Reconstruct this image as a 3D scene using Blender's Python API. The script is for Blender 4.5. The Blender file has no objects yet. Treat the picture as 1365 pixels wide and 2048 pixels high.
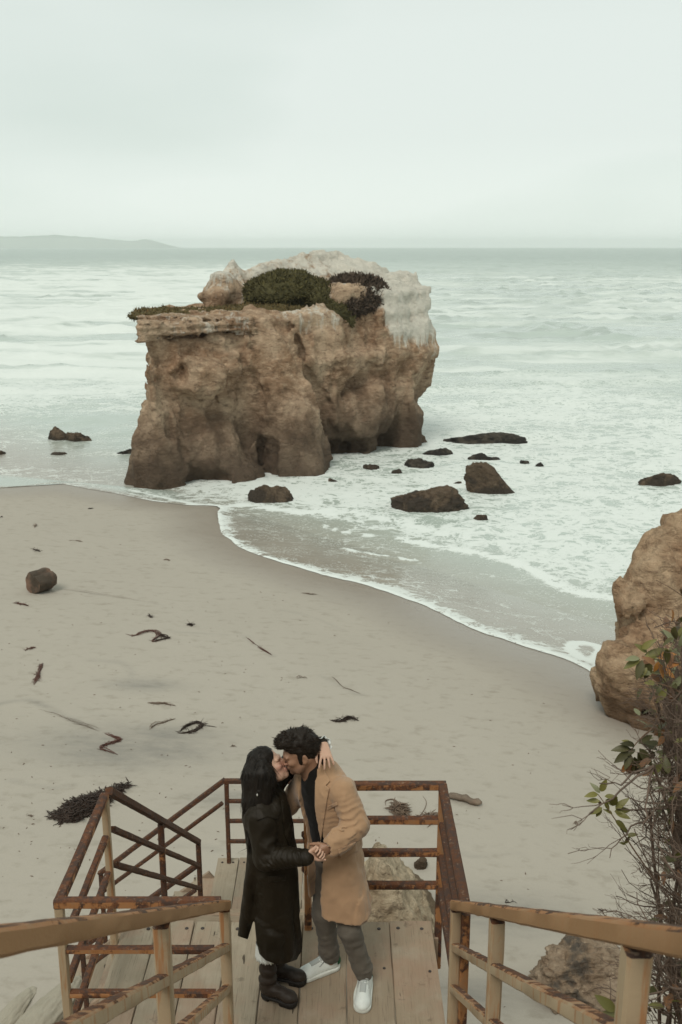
import bpy, math, random
import numpy as np
from mathutils import Vector, Matrix

random.seed(7)
RNG = np.random.default_rng(7)
S = bpy.context.scene
COL = S.collection

# ---------------------------------------------------------------- camera, sky, sun, exposure
CAM_H = 9.4
PITCH = math.radians(14.94)
FPX = 35.0 / 36.0 * 2048.0
CP, SP = math.cos(PITCH), math.sin(PITCH)
cd = bpy.data.cameras.new('camera')
cam = bpy.data.objects.new('camera', cd)
COL.objects.link(cam)
cam.location = (0, 0, CAM_H)
cam.rotation_euler = (math.pi / 2 - PITCH, 0, 0)
cd.sensor_fit = 'VERTICAL'
cd.sensor_height = 36.0
cd.sensor_width = 24.0
cd.lens = 35.0
cd.clip_start = 0.05
cd.clip_end = 30000
cd.dof.use_dof = True
cd.dof.focus_distance = 6.2
cd.dof.aperture_fstop = 7.0
S.camera = cam

S.view_settings.view_transform = 'Standard'
S.view_settings.look = 'None'
S.view_settings.exposure = 0.24
S.view_settings.gamma = 1.0
S.view_settings.use_curve_mapping = False
S.cycles.max_bounces = 6
S.cycles.volume_bounces = 2
S.cycles.use_denoising = True

SUN_EL, SUN_ROT = math.radians(52), math.radians(200)
W = bpy.data.worlds.new("World")
S.world = W
W.use_nodes = True
nt = W.node_tree
nt.nodes.clear()
wo = nt.nodes.new('ShaderNodeOutputWorld')
sky = nt.nodes.new('ShaderNodeTexSky')
sky.sky_type = 'NISHITA'
sky.sun_disc = False
sky.sun_elevation = SUN_EL
sky.sun_rotation = SUN_ROT
bg1 = nt.nodes.new('ShaderNodeBackground')
bg1.inputs[1].default_value = 0.10
nt.links.new(sky.outputs[0], bg1.inputs[0])
tc = nt.nodes.new('ShaderNodeTexCoord')
mp = nt.nodes.new('ShaderNodeMapping')
mp.inputs['Scale'].default_value = (1.0, 1.0, 3.6)
mp.inputs['Rotation'].default_value = (0.0, 0.12, 0.4)
nt.links.new(tc.outputs['Generated'], mp.inputs[0])
nz = nt.nodes.new('ShaderNodeTexNoise')
nz.inputs['Scale'].default_value = 1.35
nz.inputs['Detail'].default_value = 3.5
nz.inputs['Roughness'].default_value = 0.45
nt.links.new(mp.outputs[0], nz.inputs['Vector'])
cr = nt.nodes.new('ShaderNodeValToRGB')
cr.color_ramp.elements[0].position = 0.36
cr.color_ramp.elements[0].color = (0.535, 0.612, 0.560, 1)
cr.color_ramp.elements[1].position = 0.56
cr.color_ramp.elements[1].color = (0.672, 0.728, 0.686, 1)
nt.links.new(nz.outputs['Fac'], cr.inputs[0])
bg2 = nt.nodes.new('ShaderNodeBackground')          # the overcast cloud layer, brightest towards the horizon
sz_ = nt.nodes.new('ShaderNodeSeparateXYZ')
nt.links.new(tc.outputs['Generated'], sz_.inputs[0])
hr = nt.nodes.new('ShaderNodeValToRGB')
for i_, (p_, v_) in enumerate([(0.0, 1.0), (0.10, 0.89), (0.19, 0.89), (0.31, 0.80)]):
    e_ = hr.color_ramp.elements[i_] if i_ < 2 else hr.color_ramp.elements.new(p_)
    e_.position = p_
    e_.color = (v_, v_, v_, 1)
nt.links.new(sz_.outputs[2], hr.inputs[0])
ml = nt.nodes.new('ShaderNodeMath')
ml.operation = 'MULTIPLY'
ml.inputs[1].default_value = 1.13
nt.links.new(hr.outputs[0], ml.inputs[0])
nt.links.new(ml.outputs[0], bg2.inputs[1])
nt.links.new(cr.outputs[0], bg2.inputs[0])
ms = nt.nodes.new('ShaderNodeMixShader')
ms.inputs[0].default_value = 0.95
nt.links.new(bg1.outputs[0], ms.inputs[1])
nt.links.new(bg2.outputs[0], ms.inputs[2])
nt.links.new(ms.outputs[0], wo.inputs[0])

sl = bpy.data.lights.new('sun', 'SUN')
sl.energy = 1.5
sl.angle = math.radians(22)
sl.color = (1.0, 0.95, 0.86)
so = bpy.data.objects.new('sun', sl)
COL.objects.link(so)
# the sun stands behind the viewer's right shoulder, veiled by cloud
sd = Vector((math.sin(SUN_ROT) * math.cos(SUN_EL), math.cos(SUN_ROT) * math.cos(SUN_EL), math.sin(SUN_EL)))
so.rotation_euler = sd.to_track_quat('Z', 'Y').to_euler()

# ---------------------------------------------------------------- helpers
def at(px, py, D):
    """world point seen at pixel (px, py) of the photograph at ground distance D"""
    u = (px - 682.5) / FPX
    v = -(py - 1024.0) / FPX
    y = CP + v * SP
    z = -SP + v * CP
    t = D / y
    return Vector((u * t, D, CAM_H + z * t))

def tag(o, label=None, cat=None, group=None, kind=None):
    if label: o['label'] = label
    if cat: o['category'] = cat
    if group: o['group'] = group
    if kind: o['kind'] = kind
    return o

def empty(name, loc=(0, 0, 0), parent=None):
    o = bpy.data.objects.new(name, None)
    COL.objects.link(o)
    o.location = loc
    o.empty_display_size = 0.1
    if parent: o.parent = parent
    return o

def thing(name, label, cat, loc=(0, 0, 0), group=None):
    return tag(empty(name, loc), label, cat, group)

def np_mesh(name, V, Fc, mat=None, parent=None, smooth=True, attrs=None, mats=None, midx=None):
    """V (n,3) world coordinates, Fc (m,k) faces or a list of such arrays -> one mesh object (kept at the parent's origin)"""
    V = np.asarray(V, dtype=np.float32)
    groups = Fc if isinstance(Fc, list) else [Fc]
    groups = [np.asarray(g, dtype=np.int32) for g in groups if len(g)]
    me = bpy.data.meshes.new(name)
    if parent is not None:
        off = np.array(root_loc(parent), dtype=np.float32)
        V = V - off
    me.vertices.add(len(V))
    me.vertices.foreach_set('co', V.ravel())
    nl = sum(g.size for g in groups)
    nf = sum(len(g) for g in groups)
    me.loops.add(nl)
    me.polygons.add(nf)
    me.loops.foreach_set('vertex_index', np.concatenate([g.ravel() for g in groups]))
    st, tot, k = [], [], 0
    for g in groups:
        n = g.shape[1]
        st.append(k + np.arange(len(g)) * n)
        tot.append(np.full(len(g), n))
        k += g.size
    me.polygons.foreach_set('loop_start', np.concatenate(st).astype(np.int32))
    me.polygons.foreach_set('loop_total', np.concatenate(tot).astype(np.int32))
    me.polygons.foreach_set('use_smooth', np.full(nf, smooth))
    for m in (mats or ([mat] if mat else [])):
        me.materials.append(m)
    if midx is not None:
        me.polygons.foreach_set('material_index', np.asarray(midx, dtype=np.int32))
    me.update(calc_edges=True)
    me.validate()
    for a, vals in (attrs or {}).items():
        at_ = me.attributes.new(a, 'FLOAT', 'POINT')
        at_.data.foreach_set('value', np.asarray(vals, dtype=np.float32))
    o = bpy.data.objects.new(name, me)
    COL.objects.link(o)
    if parent is not None:
        o.parent = parent
    return o

def root_loc(o):
    p = Vector((0, 0, 0))
    while o is not None:
        p = p + o.location
        o = o.parent
    return p

class MB:
    """collects shapes as plain vertex and face lists, links them as ONE mesh object"""
    def __init__(s):
        s.v, s.f3, s.f4 = [], [], []
        s.n = 0
    def add(s, V, q=None, t=None):
        V = np.asarray(V, dtype=np.float64)
        if q is not None and len(q): s.f4.append(np.asarray(q) + s.n)
        if t is not None and len(t): s.f3.append(np.asarray(t) + s.n)
        s.v.append(V)
        s.n += len(V)
    def tube(s, pts, rad, sides=6, caps=True, flat=1.0, up=None):
        pts = np.asarray([tuple(p) for p in pts], dtype=np.float64)
        n = len(pts)
        rad = np.broadcast_to(np.asarray(rad, dtype=np.float64), (n,))
        tg = np.gradient(pts, axis=0)
        tg /= np.linalg.norm(tg, axis=1)[:, None] + 1e-12
        ref = np.array(up if up is not None else ((0, 0, 1.0) if abs(tg[0][2]) < 0.9 else (0, 1.0, 0)))
        V = []
        a = np.linspace(0, 2 * math.pi, sides, endpoint=False) + math.pi / sides
        for i in range(n):
            b = np.cross(tg[i], ref)
            b /= np.linalg.norm(b) + 1e-12
            c = np.cross(b, tg[i])
            V.append(pts[i] + rad[i] * (np.cos(a)[:, None] * b + flat * np.sin(a)[:, None] * c))
        V = np.concatenate(V)
        i, j = np.meshgrid(np.arange(n - 1), np.arange(sides), indexing='ij')
        i, j = i.ravel(), j.ravel()
        k = (j + 1) % sides
        q = np.stack([i * sides + j, i * sides + k, (i + 1) * sides + k, (i + 1) * sides + j], 1)
        t = []
        if caps:
            for m in range(1, sides - 1):
                t.append((0, m + 1, m))
                t.append(((n - 1) * sides, (n - 1) * sides + m, (n - 1) * sides + m + 1))
        s.add(V, q, t)
    def box(s, c, sx, sy, sz, bev=0.0, rot=None, jit=0.0, seg=1):
        """box of full size sx, sy, sz with chamfered long edges, long axis = y"""
        bv = min(bev, sx * .45, sz * .45)
        hx, hz = sx / 2, sz / 2
        if bv > 0:
            prof = [(hx, -hz + bv), (hx, hz - bv), (hx - bv, hz), (-hx + bv, hz), (-hx, hz - bv), (-hx, -hz + bv), (-hx + bv, -hz), (hx - bv, -hz)]
        else:
            prof = [(hx, -hz), (hx, hz), (-hx, hz), (-hx, -hz)]
        m = len(prof)
        ys = np.linspace(-sy / 2, sy / 2, seg + 1)
        V = []
        for y in ys:
            for (x, z) in prof:
                V.append((x, y, z))
        V = np.array(V)
        if jit: V += RNG.normal(0, jit, V.shape)
        i, j = np.meshgrid(np.arange(seg), np.arange(m), indexing='ij')
        i, j = i.ravel(), j.ravel()
        k = (j + 1) % m
        q = np.stack([i * m + j, (i + 1) * m + j, (i + 1) * m + k, i * m + k], 1)
        t = []
        for a in range(1, m - 1):
            t.append((0, a, a + 1))
            t.append((seg * m, seg * m + a + 1, seg * m + a))
        if rot is not None:
            V = V @ np.array(rot).T
        s.add(V + np.array(tuple(c)), q, t)
    def bar(s, a, b, w, h, bev=0.006, jit=0.0008, seg=None):
        a, b = Vector(a), Vector(b)
        d = (b - a)
        L = d.length
        d.normalize()
        side = d.cross(Vector((0, 0, 1)))
        if side.length < 1e-4: side = Vector((1, 0, 0))
        side.normalize()
        upv = side.cross(d)
        R = np.array([[side.x, d.x, upv.x], [side.y, d.y, upv.y], [side.z, d.z, upv.z]])
        s.box((a + b) / 2, w, L, h, bev, R, jit, seg or max(1, int(L / 0.12)))
    def build(s, name, mat, parent=None, smooth=False, attrs=None):
        V = np.concatenate(s.v)
        g = []
        if s.f4: g.append(np.concatenate(s.f4))
        if s.f3: g.append(np.concatenate(s.f3))
        return np_mesh(name, V, g, mat, parent, smooth, attrs)

def smooth_auto(o, ang=35):
    me = o.data
    me.polygons.foreach_set('use_smooth', np.full(len(me.polygons), True))
    try:
        me.set_sharp_from_angle(angle=math.radians(ang))
    except Exception:
        pass
    return o

# numpy value noise -------------------------------------------------
def _hash(ix, iy, iz, seed):
    h = (ix * 374761393 + iy * 668265263 + iz * 2147483647 + seed * 1274126177) & 0xFFFFFFFF
    h = ((h ^ (h >> 13)) * 1274126177) & 0xFFFFFFFF
    h = (h ^ (h >> 16)) & 0xFFFF
    return h.astype(np.float32) / 32767.5 - 1.0

def vnoise(P, seed=0):
    P = np.asarray(P, dtype=np.float32)
    I = np.floor(P)
    f = P - I
    I = I.astype(np.int64)
    f = f * f * f * (f * (f * 6 - 15) + 10)
    x, y, z = I[..., 0], I[..., 1], I[..., 2]
    fx, fy, fz = f[..., 0], f[..., 1], f[..., 2]
    def H(a, b, c): return _hash(x + a, y + b, z + c, seed)
    x00 = H(0, 0, 0) * (1 - fx) + H(1, 0, 0) * fx
    x10 = H(0, 1, 0) * (1 - fx) + H(1, 1, 0) * fx
    x01 = H(0, 0, 1) * (1 - fx) + H(1, 0, 1) * fx
    x11 = H(0, 1, 1) * (1 - fx) + H(1, 1, 1) * fx
    y0 = x00 * (1 - fy) + x10 * fy
    y1 = x01 * (1 - fy) + x11 * fy
    return y0 * (1 - fz) + y1 * fz

def fbm(P, oct=4, seed=0, gain=0.5, lac=2.03):
    P = np.asarray(P, dtype=np.float32)
    a, s, t = 1.0, 0.0, 0.0
    for i in range(oct):
        s = s + a * vnoise(P, seed + i * 17)
        t += a
        a *= gain
        P = P * lac + 3.7
    return s / t

def ridged(P, oct=4, seed=0, gain=0.5):
    P = np.asarray(P, dtype=np.float32)
    a, s, t = 1.0, 0.0, 0.0
    for i in range(oct):
        s = s + a * (1 - 2 * np.abs(vnoise(P, seed + i * 31)))
        t += a
        a *= gain
        P = P * 2.07 + 1.3
    return s / t

def sstep(a, b, x):
    t = np.clip((x - a) / (b - a), 0, 1)
    return t * t * (3 - 2 * t)

# signed distance canvas + surface nets -----------------------------
class Vox:
    def __init__(s, lo, hi, h, pad=0.05):
        s.pad = pad
        s.lo = np.array(lo, dtype=np.float32)
        s.h = h
        s.n = np.ceil((np.array(hi) - s.lo) / h).astype(int) + 1
        s.F = np.full(tuple(s.n), 5.0, dtype=np.float32)
        s.ax = [s.lo[i] + h * np.arange(s.n[i], dtype=np.float32) for i in range(3)]
    def sub(s, lo, hi):
        a = np.clip(np.floor((np.array(lo) - s.lo) / s.h).astype(int), 0, s.n)
        b = np.clip(np.ceil((np.array(hi) - s.lo) / s.h).astype(int) + 1, 0, s.n)
        sl = tuple(slice(a[i], b[i]) for i in range(3))
        if min(b - a) <= 0: return None, None
        G = np.stack(np.meshgrid(*[s.ax[i][sl[i]] for i in range(3)], indexing='ij'), -1)
        return sl, G
    def comb(s, sl, d, k, op):
        A = s.F[sl]
        if op == 'add':
            if k > 0:
                hh = np.clip(0.5 + 0.5 * (A - d) / k, 0, 1)
                s.F[sl] = A * (1 - hh) + d * hh - k * hh * (1 - hh)
            else:
                s.F[sl] = np.minimum(A, d)
        elif op == 'cut':
            if k > 0:
                hh = np.clip(0.5 - 0.5 * (A + d) / k, 0, 1)
                s.F[sl] = A * (1 - hh) - d * hh + k * hh * (1 - hh)
            else:
                s.F[sl] = np.maximum(A, -d)
    def cone(s, a, b, ra, rb, k=0.02, op='add', sq=None):
        """capsule whose radius runs from ra to rb; sq = (axis vector, factor) flattens it along that axis"""
        a, b = np.array(a, dtype=np.float32), np.array(b, dtype=np.float32)
        m = max(ra, rb) * (1.0 if sq is None else max(1.0, 1.0)) + k + s.pad + 2 * s.h
        sl, G = s.sub(np.minimum(a, b) - m, np.maximum(a, b) + m)
        if sl is None: return
        if sq is not None:
            n = np.array(sq[0], dtype=np.float32)
            n /= np.linalg.norm(n)
            f = 1.0 / sq[1]
            def st(p): return p + (p @ n)[..., None] * n * (f - 1)
            G = st(G)
            a, b = st(a), st(b)
        ab = b - a
        t = np.clip(((G - a) @ ab) / (ab @ ab + 1e-9), 0, 1)
        d = np.linalg.norm(G - a - t[..., None] * ab, axis=-1) - (ra + (rb - ra) * t)
        if sq is not None: d = d * min(1.0, sq[1] * 1.4)
        s.comb(sl, d.astype(np.float32), k, op)
    def ell(s, c, r, R=None, k=0.02, op='add'):
        c = np.array(c, dtype=np.float32)
        r = np.array(r, dtype=np.float32)
        m = r.max() + k + s.pad + 2 * s.h
        sl, G = s.sub(c - m, c + m)
        if sl is None: return
        Q = G - c
        if R is not None: Q = Q @ np.array(R, dtype=np.float32)
        k0 = np.linalg.norm(Q / r, axis=-1)
        k1 = np.linalg.norm(Q / (r * r), axis=-1)
        d = np.where(k1 > 1e-9, k0 * (k0 - 1) / np.maximum(k1, 1e-9), -r.min())
        s.comb(sl, d.astype(np.float32), k, op)
    def box(s, c, hs, R=None, rd=0.0, k=0.0, op='add'):
        c = np.array(c, dtype=np.float32)
        hs = np.array(hs, dtype=np.float32)
        m = np.linalg.norm(hs) + k + s.pad + 2 * s.h
        sl, G = s.sub(c - m, c + m)
        if sl is None: return
        Q = G - c
        if R is not None: Q = Q @ np.array(R, dtype=np.float32)
        q = np.abs(Q) - (hs - rd)
        d = np.linalg.norm(np.maximum(q, 0), axis=-1) + np.minimum(q.max(-1), 0) - rd
        s.comb(sl, d.astype(np.float32), k, op)
    def grid(s):
        return np.stack(np.meshgrid(*s.ax, indexing='ij'), -1)
    def band(s, width):
        """positions and index of the cells close to the surface"""
        idx = np.nonzero(np.abs(s.F) < width)
        P = np.stack([s.ax[i][idx[i]] for i in range(3)], -1)
        return idx, P
    def half(s, p, n):
        """keep only the side of the plane that n points away from"""
        n = np.array(n, dtype=np.float32)
        n /= np.linalg.norm(n)
        p = np.array(p, dtype=np.float32)
        d = ((s.ax[0] - p[0]) * n[0])[:, None, None] + ((s.ax[1] - p[1]) * n[1])[None, :, None] + ((s.ax[2] - p[2]) * n[2])[None, None, :]
        s.F = np.maximum(s.F, d)
    def mesh(s):
        return surface_nets(s.F, s.lo, s.h)

def surface_nets(F, lo, h):
    F = np.asarray(F)
    nx, ny, nz_ = F.shape
    I = F < 0
    c = np.zeros((nx - 1, ny - 1, nz_ - 1), dtype=np.uint8)
    for a in (0, 1):
        for b in (0, 1):
            for d in (0, 1):
                c += I[a:nx - 1 + a, b:ny - 1 + b, d:nz_ - 1 + d]
    act = (c > 0) & (c < 8)
    ix = np.stack(np.nonzero(act), -1)
    vid = np.full(act.shape, -1, dtype=np.int32)
    vid[act] = np.arange(len(ix))
    acc = np.zeros((len(ix), 3), dtype=np.float64)
    cnt = np.zeros(len(ix))
    for ax in range(3):
        o = [0, 1, 2]
        o.remove(ax)
        for p in (0, 1):
            for q in (0, 1):
                A = ix.copy()
                A[:, o[0]] += p
                A[:, o[1]] += q
                B = A.copy()
                B[:, ax] += 1
                fa, fb = F[A[:, 0], A[:, 1], A[:, 2]], F[B[:, 0], B[:, 1], B[:, 2]]
                x = (fa < 0) != (fb < 0)
                t = np.where(x, fa / np.where(x, fa - fb, 1), 0)
                Pp = A.astype(np.float64)
                Pp[:, ax] += t
                acc += Pp * x[:, None]
                cnt += x
    V = acc / np.maximum(cnt, 1)[:, None] * h + lo
    Q = []
    for ax in range(3):
        u, v = (ax + 1) % 3, (ax + 2) % 3
        sl0 = [slice(None)] * 3
        sl1 = [slice(None)] * 3
        sl0[ax] = slice(0, -1)
        sl1[ax] = slice(1, None)
        e0, e1 = I[tuple(sl0)], I[tuple(sl1)]
        x = np.stack(np.nonzero(e0 != e1), -1)
        ok = (x[:, u] > 0) & (x[:, v] > 0) & (x[:, u] < F.shape[u] - 1) & (x[:, v] < F.shape[v] - 1)
        x = x[ok]
        ins = e0[x[:, 0], x[:, 1], x[:, 2]]
        def cell(du, dv):
            y = x.copy()
            y[:, u] += du
            y[:, v] += dv
            return vid[y[:, 0], y[:, 1], y[:, 2]]
        q = np.stack([cell(-1, -1), cell(0, -1), cell(0, 0), cell(-1, 0)], 1)
        q[~ins] = q[~ins][:, ::-1]
        Q.append(q)
    Q = np.concatenate(Q)
    Q = Q[(Q >= 0).all(1)]
    return V, Q

def largest(V, Q):
    """only the biggest connected piece"""
    lab = np.arange(len(V))
    while True:
        m = lab[Q].min(1)
        new = lab.copy()
        for i in range(4): np.minimum.at(new, Q[:, i], m)
        new = new[new]
        if (new == lab).all(): break
        lab = new
    u, c = np.unique(lab[Q[:, 0]], return_counts=True)
    keep = lab == u[c.argmax()]
    idx = np.cumsum(keep) - 1
    return V[keep], idx[Q[keep[Q[:, 0]]]]

def relax(V, Q, it=1, f=0.5):
    """simple laplacian smoothing of a quad mesh"""
    for _ in range(it):
        acc = np.zeros_like(V)
        n = np.zeros(len(V))
        for i in range(4):
            a, b = Q[:, i], Q[:, (i + 1) % 4]
            np.add.at(acc, a, V[b])
            np.add.at(n, a, 1)
        V = V * (1 - f) + f * acc / np.maximum(n, 1)[:, None]
    return V

# material helper ---------------------------------------------------
class Mat:
    def __init__(s, name, rough=0.8, spec=0.3):
        s.m = bpy.data.materials.new(name)
        s.m.use_nodes = True
        s.t = s.m.node_tree
        s.b = s.t.nodes['Principled BSDF']
        s.b.inputs['Roughness'].default_value = rough
        s.b.inputs['Specular IOR Level'].default_value = spec
        s._pos = None
    def n(s, typ, **kw):
        nd = s.t.nodes.new(typ)
        for k, v in kw.items(): setattr(nd, k, v)
        return nd
    def l(s, a, b): s.t.links.new(a, b)
    def setin(s, nd, key, v):
        if v is None: return
        if hasattr(v, 'is_output'): s.l(v, nd.inputs[key])
        else: nd.inputs[key].default_value = v
    def pos(s):
        if s._pos is None: s._pos = s.n('ShaderNodeNewGeometry')
        return s._pos.outputs['Position']
    def nrm(s):
        s.pos()
        return s._pos.outputs['Normal']
    def tnrm(s):
        s.pos()
        return s._pos.outputs['True Normal']
    def obj(s):
        return s.n('ShaderNodeTexCoord').outputs['Object']
    def rand(s):
        return s.n('ShaderNodeObjectInfo').outputs['Random']
    def attr(s, name):
        nd = s.n('ShaderNodeAttribute')
        nd.attribute_name = name
        return nd.outputs['Fac']
    def map(s, vec, scale=(1, 1, 1), rot=(0, 0, 0), loc=(0, 0, 0)):
        nd = s.n('ShaderNodeMapping')
        nd.inputs['Scale'].default_value = scale
        nd.inputs['Rotation'].default_value = rot
        s.setin(nd, 'Location', loc)
        s.l(vec, nd.inputs[0])
        return nd.outputs[0]
    def noise(s, vec, scale=1, detail=4, rough=0.55, dist=0.0, out='Fac'):
        nd = s.n('ShaderNodeTexNoise')
        nd.inputs['Scale'].default_value = scale
        nd.inputs['Detail'].default_value = detail
        nd.inputs['Roughness'].default_value = rough
        nd.inputs['Distortion'].default_value = dist
        s.l(vec, nd.inputs['Vector'])
        return nd.outputs[out]
    def voro(s, vec, scale=1, feat='F1', out='Distance', rnd=1.0):
        nd = s.n('ShaderNodeTexVoronoi')
        nd.feature = feat
        nd.inputs['Scale'].default_value = scale
        nd.inputs['Randomness'].default_value = rnd
        s.l(vec, nd.inputs['Vector'])
        return nd.outputs[out]
    def ramp(s, fac, stops, interp='LINEAR'):
        nd = s.n('ShaderNodeValToRGB')
        r = nd.color_ramp
        r.interpolation = interp
        while len(r.elements) > 1: r.elements.remove(r.elements[-1])
        for i, (p, c) in enumerate(stops):
            e = r.elements[0] if i == 0 else r.elements.new(p)
            e.position = p
            if not hasattr(c, '__len__'): c = (c, c, c)
            e.color = (*c, 1)
        s.l(fac, nd.inputs[0])
        return nd.outputs[0]
    def math(s, op, a, b=None, c=None, clamp=False):
        nd = s.n('ShaderNodeMath', operation=op, use_clamp=clamp)
        s.setin(nd, 0, a)
        s.setin(nd, 1, b)
        s.setin(nd, 2, c)
        return nd.outputs[0]
    def smooth(s, x, lo, hi):
        nd = s.n('ShaderNodeMapRange', interpolation_type='SMOOTHSTEP')
        s.setin(nd, 'Value', x)
        s.setin(nd, 'From Min', lo)
        s.setin(nd, 'From Max', hi)
        return nd.outputs[0]
    def mix(s, fac, a, b, blend='MIX'):
        nd = s.n('ShaderNodeMix', data_type='RGBA', blend_type=blend)
        def fx(v):
            return (*v, 1) if isinstance(v, tuple) and len(v) == 3 else v
        s.setin(nd, 0, fac)
        s.setin(nd, 6, fx(a))
        s.setin(nd, 7, fx(b))
        return nd.outputs[2]
    def sep(s, vec):
        nd = s.n('ShaderNodeSeparateXYZ')
        s.l(vec, nd.inputs[0])
        return nd.outputs
    def vadd(s, a, b, op='ADD'):
        nd = s.n('ShaderNodeVectorMath', operation=op)
        s.setin(nd, 0, a)
        s.setin(nd, 1, b)
        return nd.outputs[0]
    def vscale(s, a, f):
        nd = s.n('ShaderNodeVectorMath', operation='SCALE')
        s.setin(nd, 0, a)
        s.setin(nd, 'Scale', f)
        return nd.outputs[0]
    def bump(s, h, strength=0.5, dist=0.01, normal=None):
        nd = s.n('ShaderNodeBump')
        s.setin(nd, 'Strength', strength)
        nd.inputs['Distance'].default_value = dist
        s.l(h, nd.inputs['Height'])
        if normal is not None: s.l(normal, nd.inputs['Normal'])
        return nd.outputs[0]
    def out(s, color=None, rough=None, normal=None, spec=None):
        if color is not None: s.setin(s.b, 'Base Color', (*color, 1) if isinstance(color, tuple) and len(color) == 3 else color)
        if rough is not None: s.setin(s.b, 'Roughness', rough)
        if normal is not None: s.l(normal, s.b.inputs['Normal'])
        if spec is not None: s.setin(s.b, 'Specular IOR Level', spec)
        return s.m
# ---------------------------------------------------------------- the setting
NL = np.array((-0.7325, -0.6805))          # points up the beach
def shore_d(X, Y): return (X - 7.3) * NL[0] + (Y - 23.27) * NL[1]

def sand_z(X, Y):
    X, Y = np.asarray(X, dtype=np.float64), np.asarray(Y, dtype=np.float64)
    d = shore_d(X, Y)
    z = -0.16 * np.maximum(0, Y - 38.3) * sstep(-6.0, -8.5, X)
    z = z + np.where(d > 0, 2.4 * (1 - np.exp(-np.maximum(d, 0) / 17.0)), np.maximum(0.11 * d, -4))
    P = np.stack([X / 7.0, Y / 7.0, X * 0 + 3.3], -1)
    z = z + 0.05 * fbm(P, 2, 5) * np.clip(d / 6 + 0.3, 0, 1)
    P2 = np.stack([X / 1.3, Y / 1.9, X * 0 + 1.3], -1)
    return z + 0.012 * fbm(P2, 3, 8) * np.clip(d / 4 - 0.4, 0, 1)

def on_sand(px, py, lift=0.0):
    z = 0.8
    for _ in range(12):
        u = (px - 682.5) / FPX
        v = -(py - 1024.0) / FPX
        t = (CAM_H - z) / (SP - v * CP)
        X, Y = u * t, (CP + v * SP) * t
        z = float(sand_z(X, Y))
    return Vector((X, Y, z + lift))

def on_sea(px, py, z=0.0):
    u = (px - 682.5) / FPX
    v = -(py - 1024.0) / FPX
    t = (CAM_H - z) / (SP - v * CP)
    return Vector((u * t, (CP + v * SP) * t, z))

def spline(pts, n):
    """Catmull-Rom through pts, n samples evenly in arc length"""
    P = np.array([tuple(p) for p in pts], dtype=np.float64)
    P = np.vstack([2 * P[0] - P[1], P, 2 * P[-1] - P[-2]])
    out = []
    for i in range(1, len(P) - 2):
        t = np.linspace(0, 1, 24, endpoint=False)[:, None]
        a, b, c, d = P[i - 1], P[i], P[i + 1], P[i + 2]
        out.append(0.5 * (2 * b + (c - a) * t + (2 * a - 5 * b + 4 * c - d) * t * t + (3 * b - a - 3 * c + d) * t ** 3))
    out.append(P[-2:-1])
    Q = np.vstack(out)
    s = np.concatenate([[0], np.cumsum(np.linalg.norm(np.diff(Q, axis=0), axis=1))])
    u = np.linspace(0, s[-1], n)
    return np.stack([np.interp(u, s, Q[:, k]) for k in range(Q.shape[1])], 1)

def seg_dist(X, Y, line):
    """distance of points to a polyline, and position along it"""
    D = np.full(X.shape, 1e9)
    for i in range(len(line) - 1):
        a, b = line[i][:2], line[i + 1][:2]
        ab = b - a
        t = np.clip(((X - a[0]) * ab[0] + (Y - a[1]) * ab[1]) / (ab @ ab + 1e-12), 0, 1)
        D = np.minimum(D, np.hypot(X - a[0] - t * ab[0], Y - a[1] - t * ab[1]))
    return D

# the reach of the last wave up the sand
EDGE_PX = [(-420, 955), (-150, 972), (0, 976), (110, 967), (180, 979), (255, 992), (300, 1001), (370, 1010), (432, 1014), (434, 1040), (448, 1068), (480, 1096), (560, 1124),
           (650, 1152), (720, 1168), (800, 1193), (870, 1222), (950, 1257), (1050, 1293), (1140, 1322), (1200, 1352), (1330, 1420), (1700, 1640)]
EDGE = spline([on_sand(*p) for p in EDGE_PX], 1500)
EDGE_S = np.arange(1500) / 1500.0
sc_ = fbm(np.stack([EDGE[:, 0] * 0.9, EDGE[:, 1] * 0.9, EDGE[:, 0] * 0], -1), 4, 3)
EDGE[:, 0] += NL[0] * sc_ * 0.14
EDGE[:, 1] += NL[1] * sc_ * 0.14
FOAM_LINES = [([(800, 1072), (860, 1083), (930, 1095), (1010, 1112), (1080, 1140), (1130, 1172), (1190, 1185), (1270, 1195)], 0.28, 0.75),
              ([(432, 1040), (440, 1018), (480, 1006), (540, 1011), (600, 1020), (660, 1022)], 0.35, 0.6),
              ([(690, 1098), (740, 1106), (790, 1109), (845, 1118)], 0.10, 0.7),
              ([(650, 1046), (690, 1058), (750, 1066)], 0.10, 0.6),
              ([(265, 986), (350, 1002), (432, 1014)], 0.14, 0.6),
              ([(640, 1012), (720, 1022), (800, 1040), (880, 1060), (960, 1072)], 0.35, 0.4),
              ([(1138, 1318), (1150, 1302), (1175, 1298), (1200, 1310), (1190, 1342), (1160, 1340), (1138, 1318)], 0.16, 0.9)]
FOAM_LINES = [(spline([on_sea(*p, z=0.1) for p in l], 24), w, s) for l, w, s in FOAM_LINES]
BORE = spline([on_sea(*p) for p in [(430, 1000), (560, 1022), (690, 1050), (800, 1072), (930, 1095), (1010, 1112), (1080, 1140), (1130, 1172), (1190, 1185), (1270, 1195), (1500, 1260)]], 60)

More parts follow.
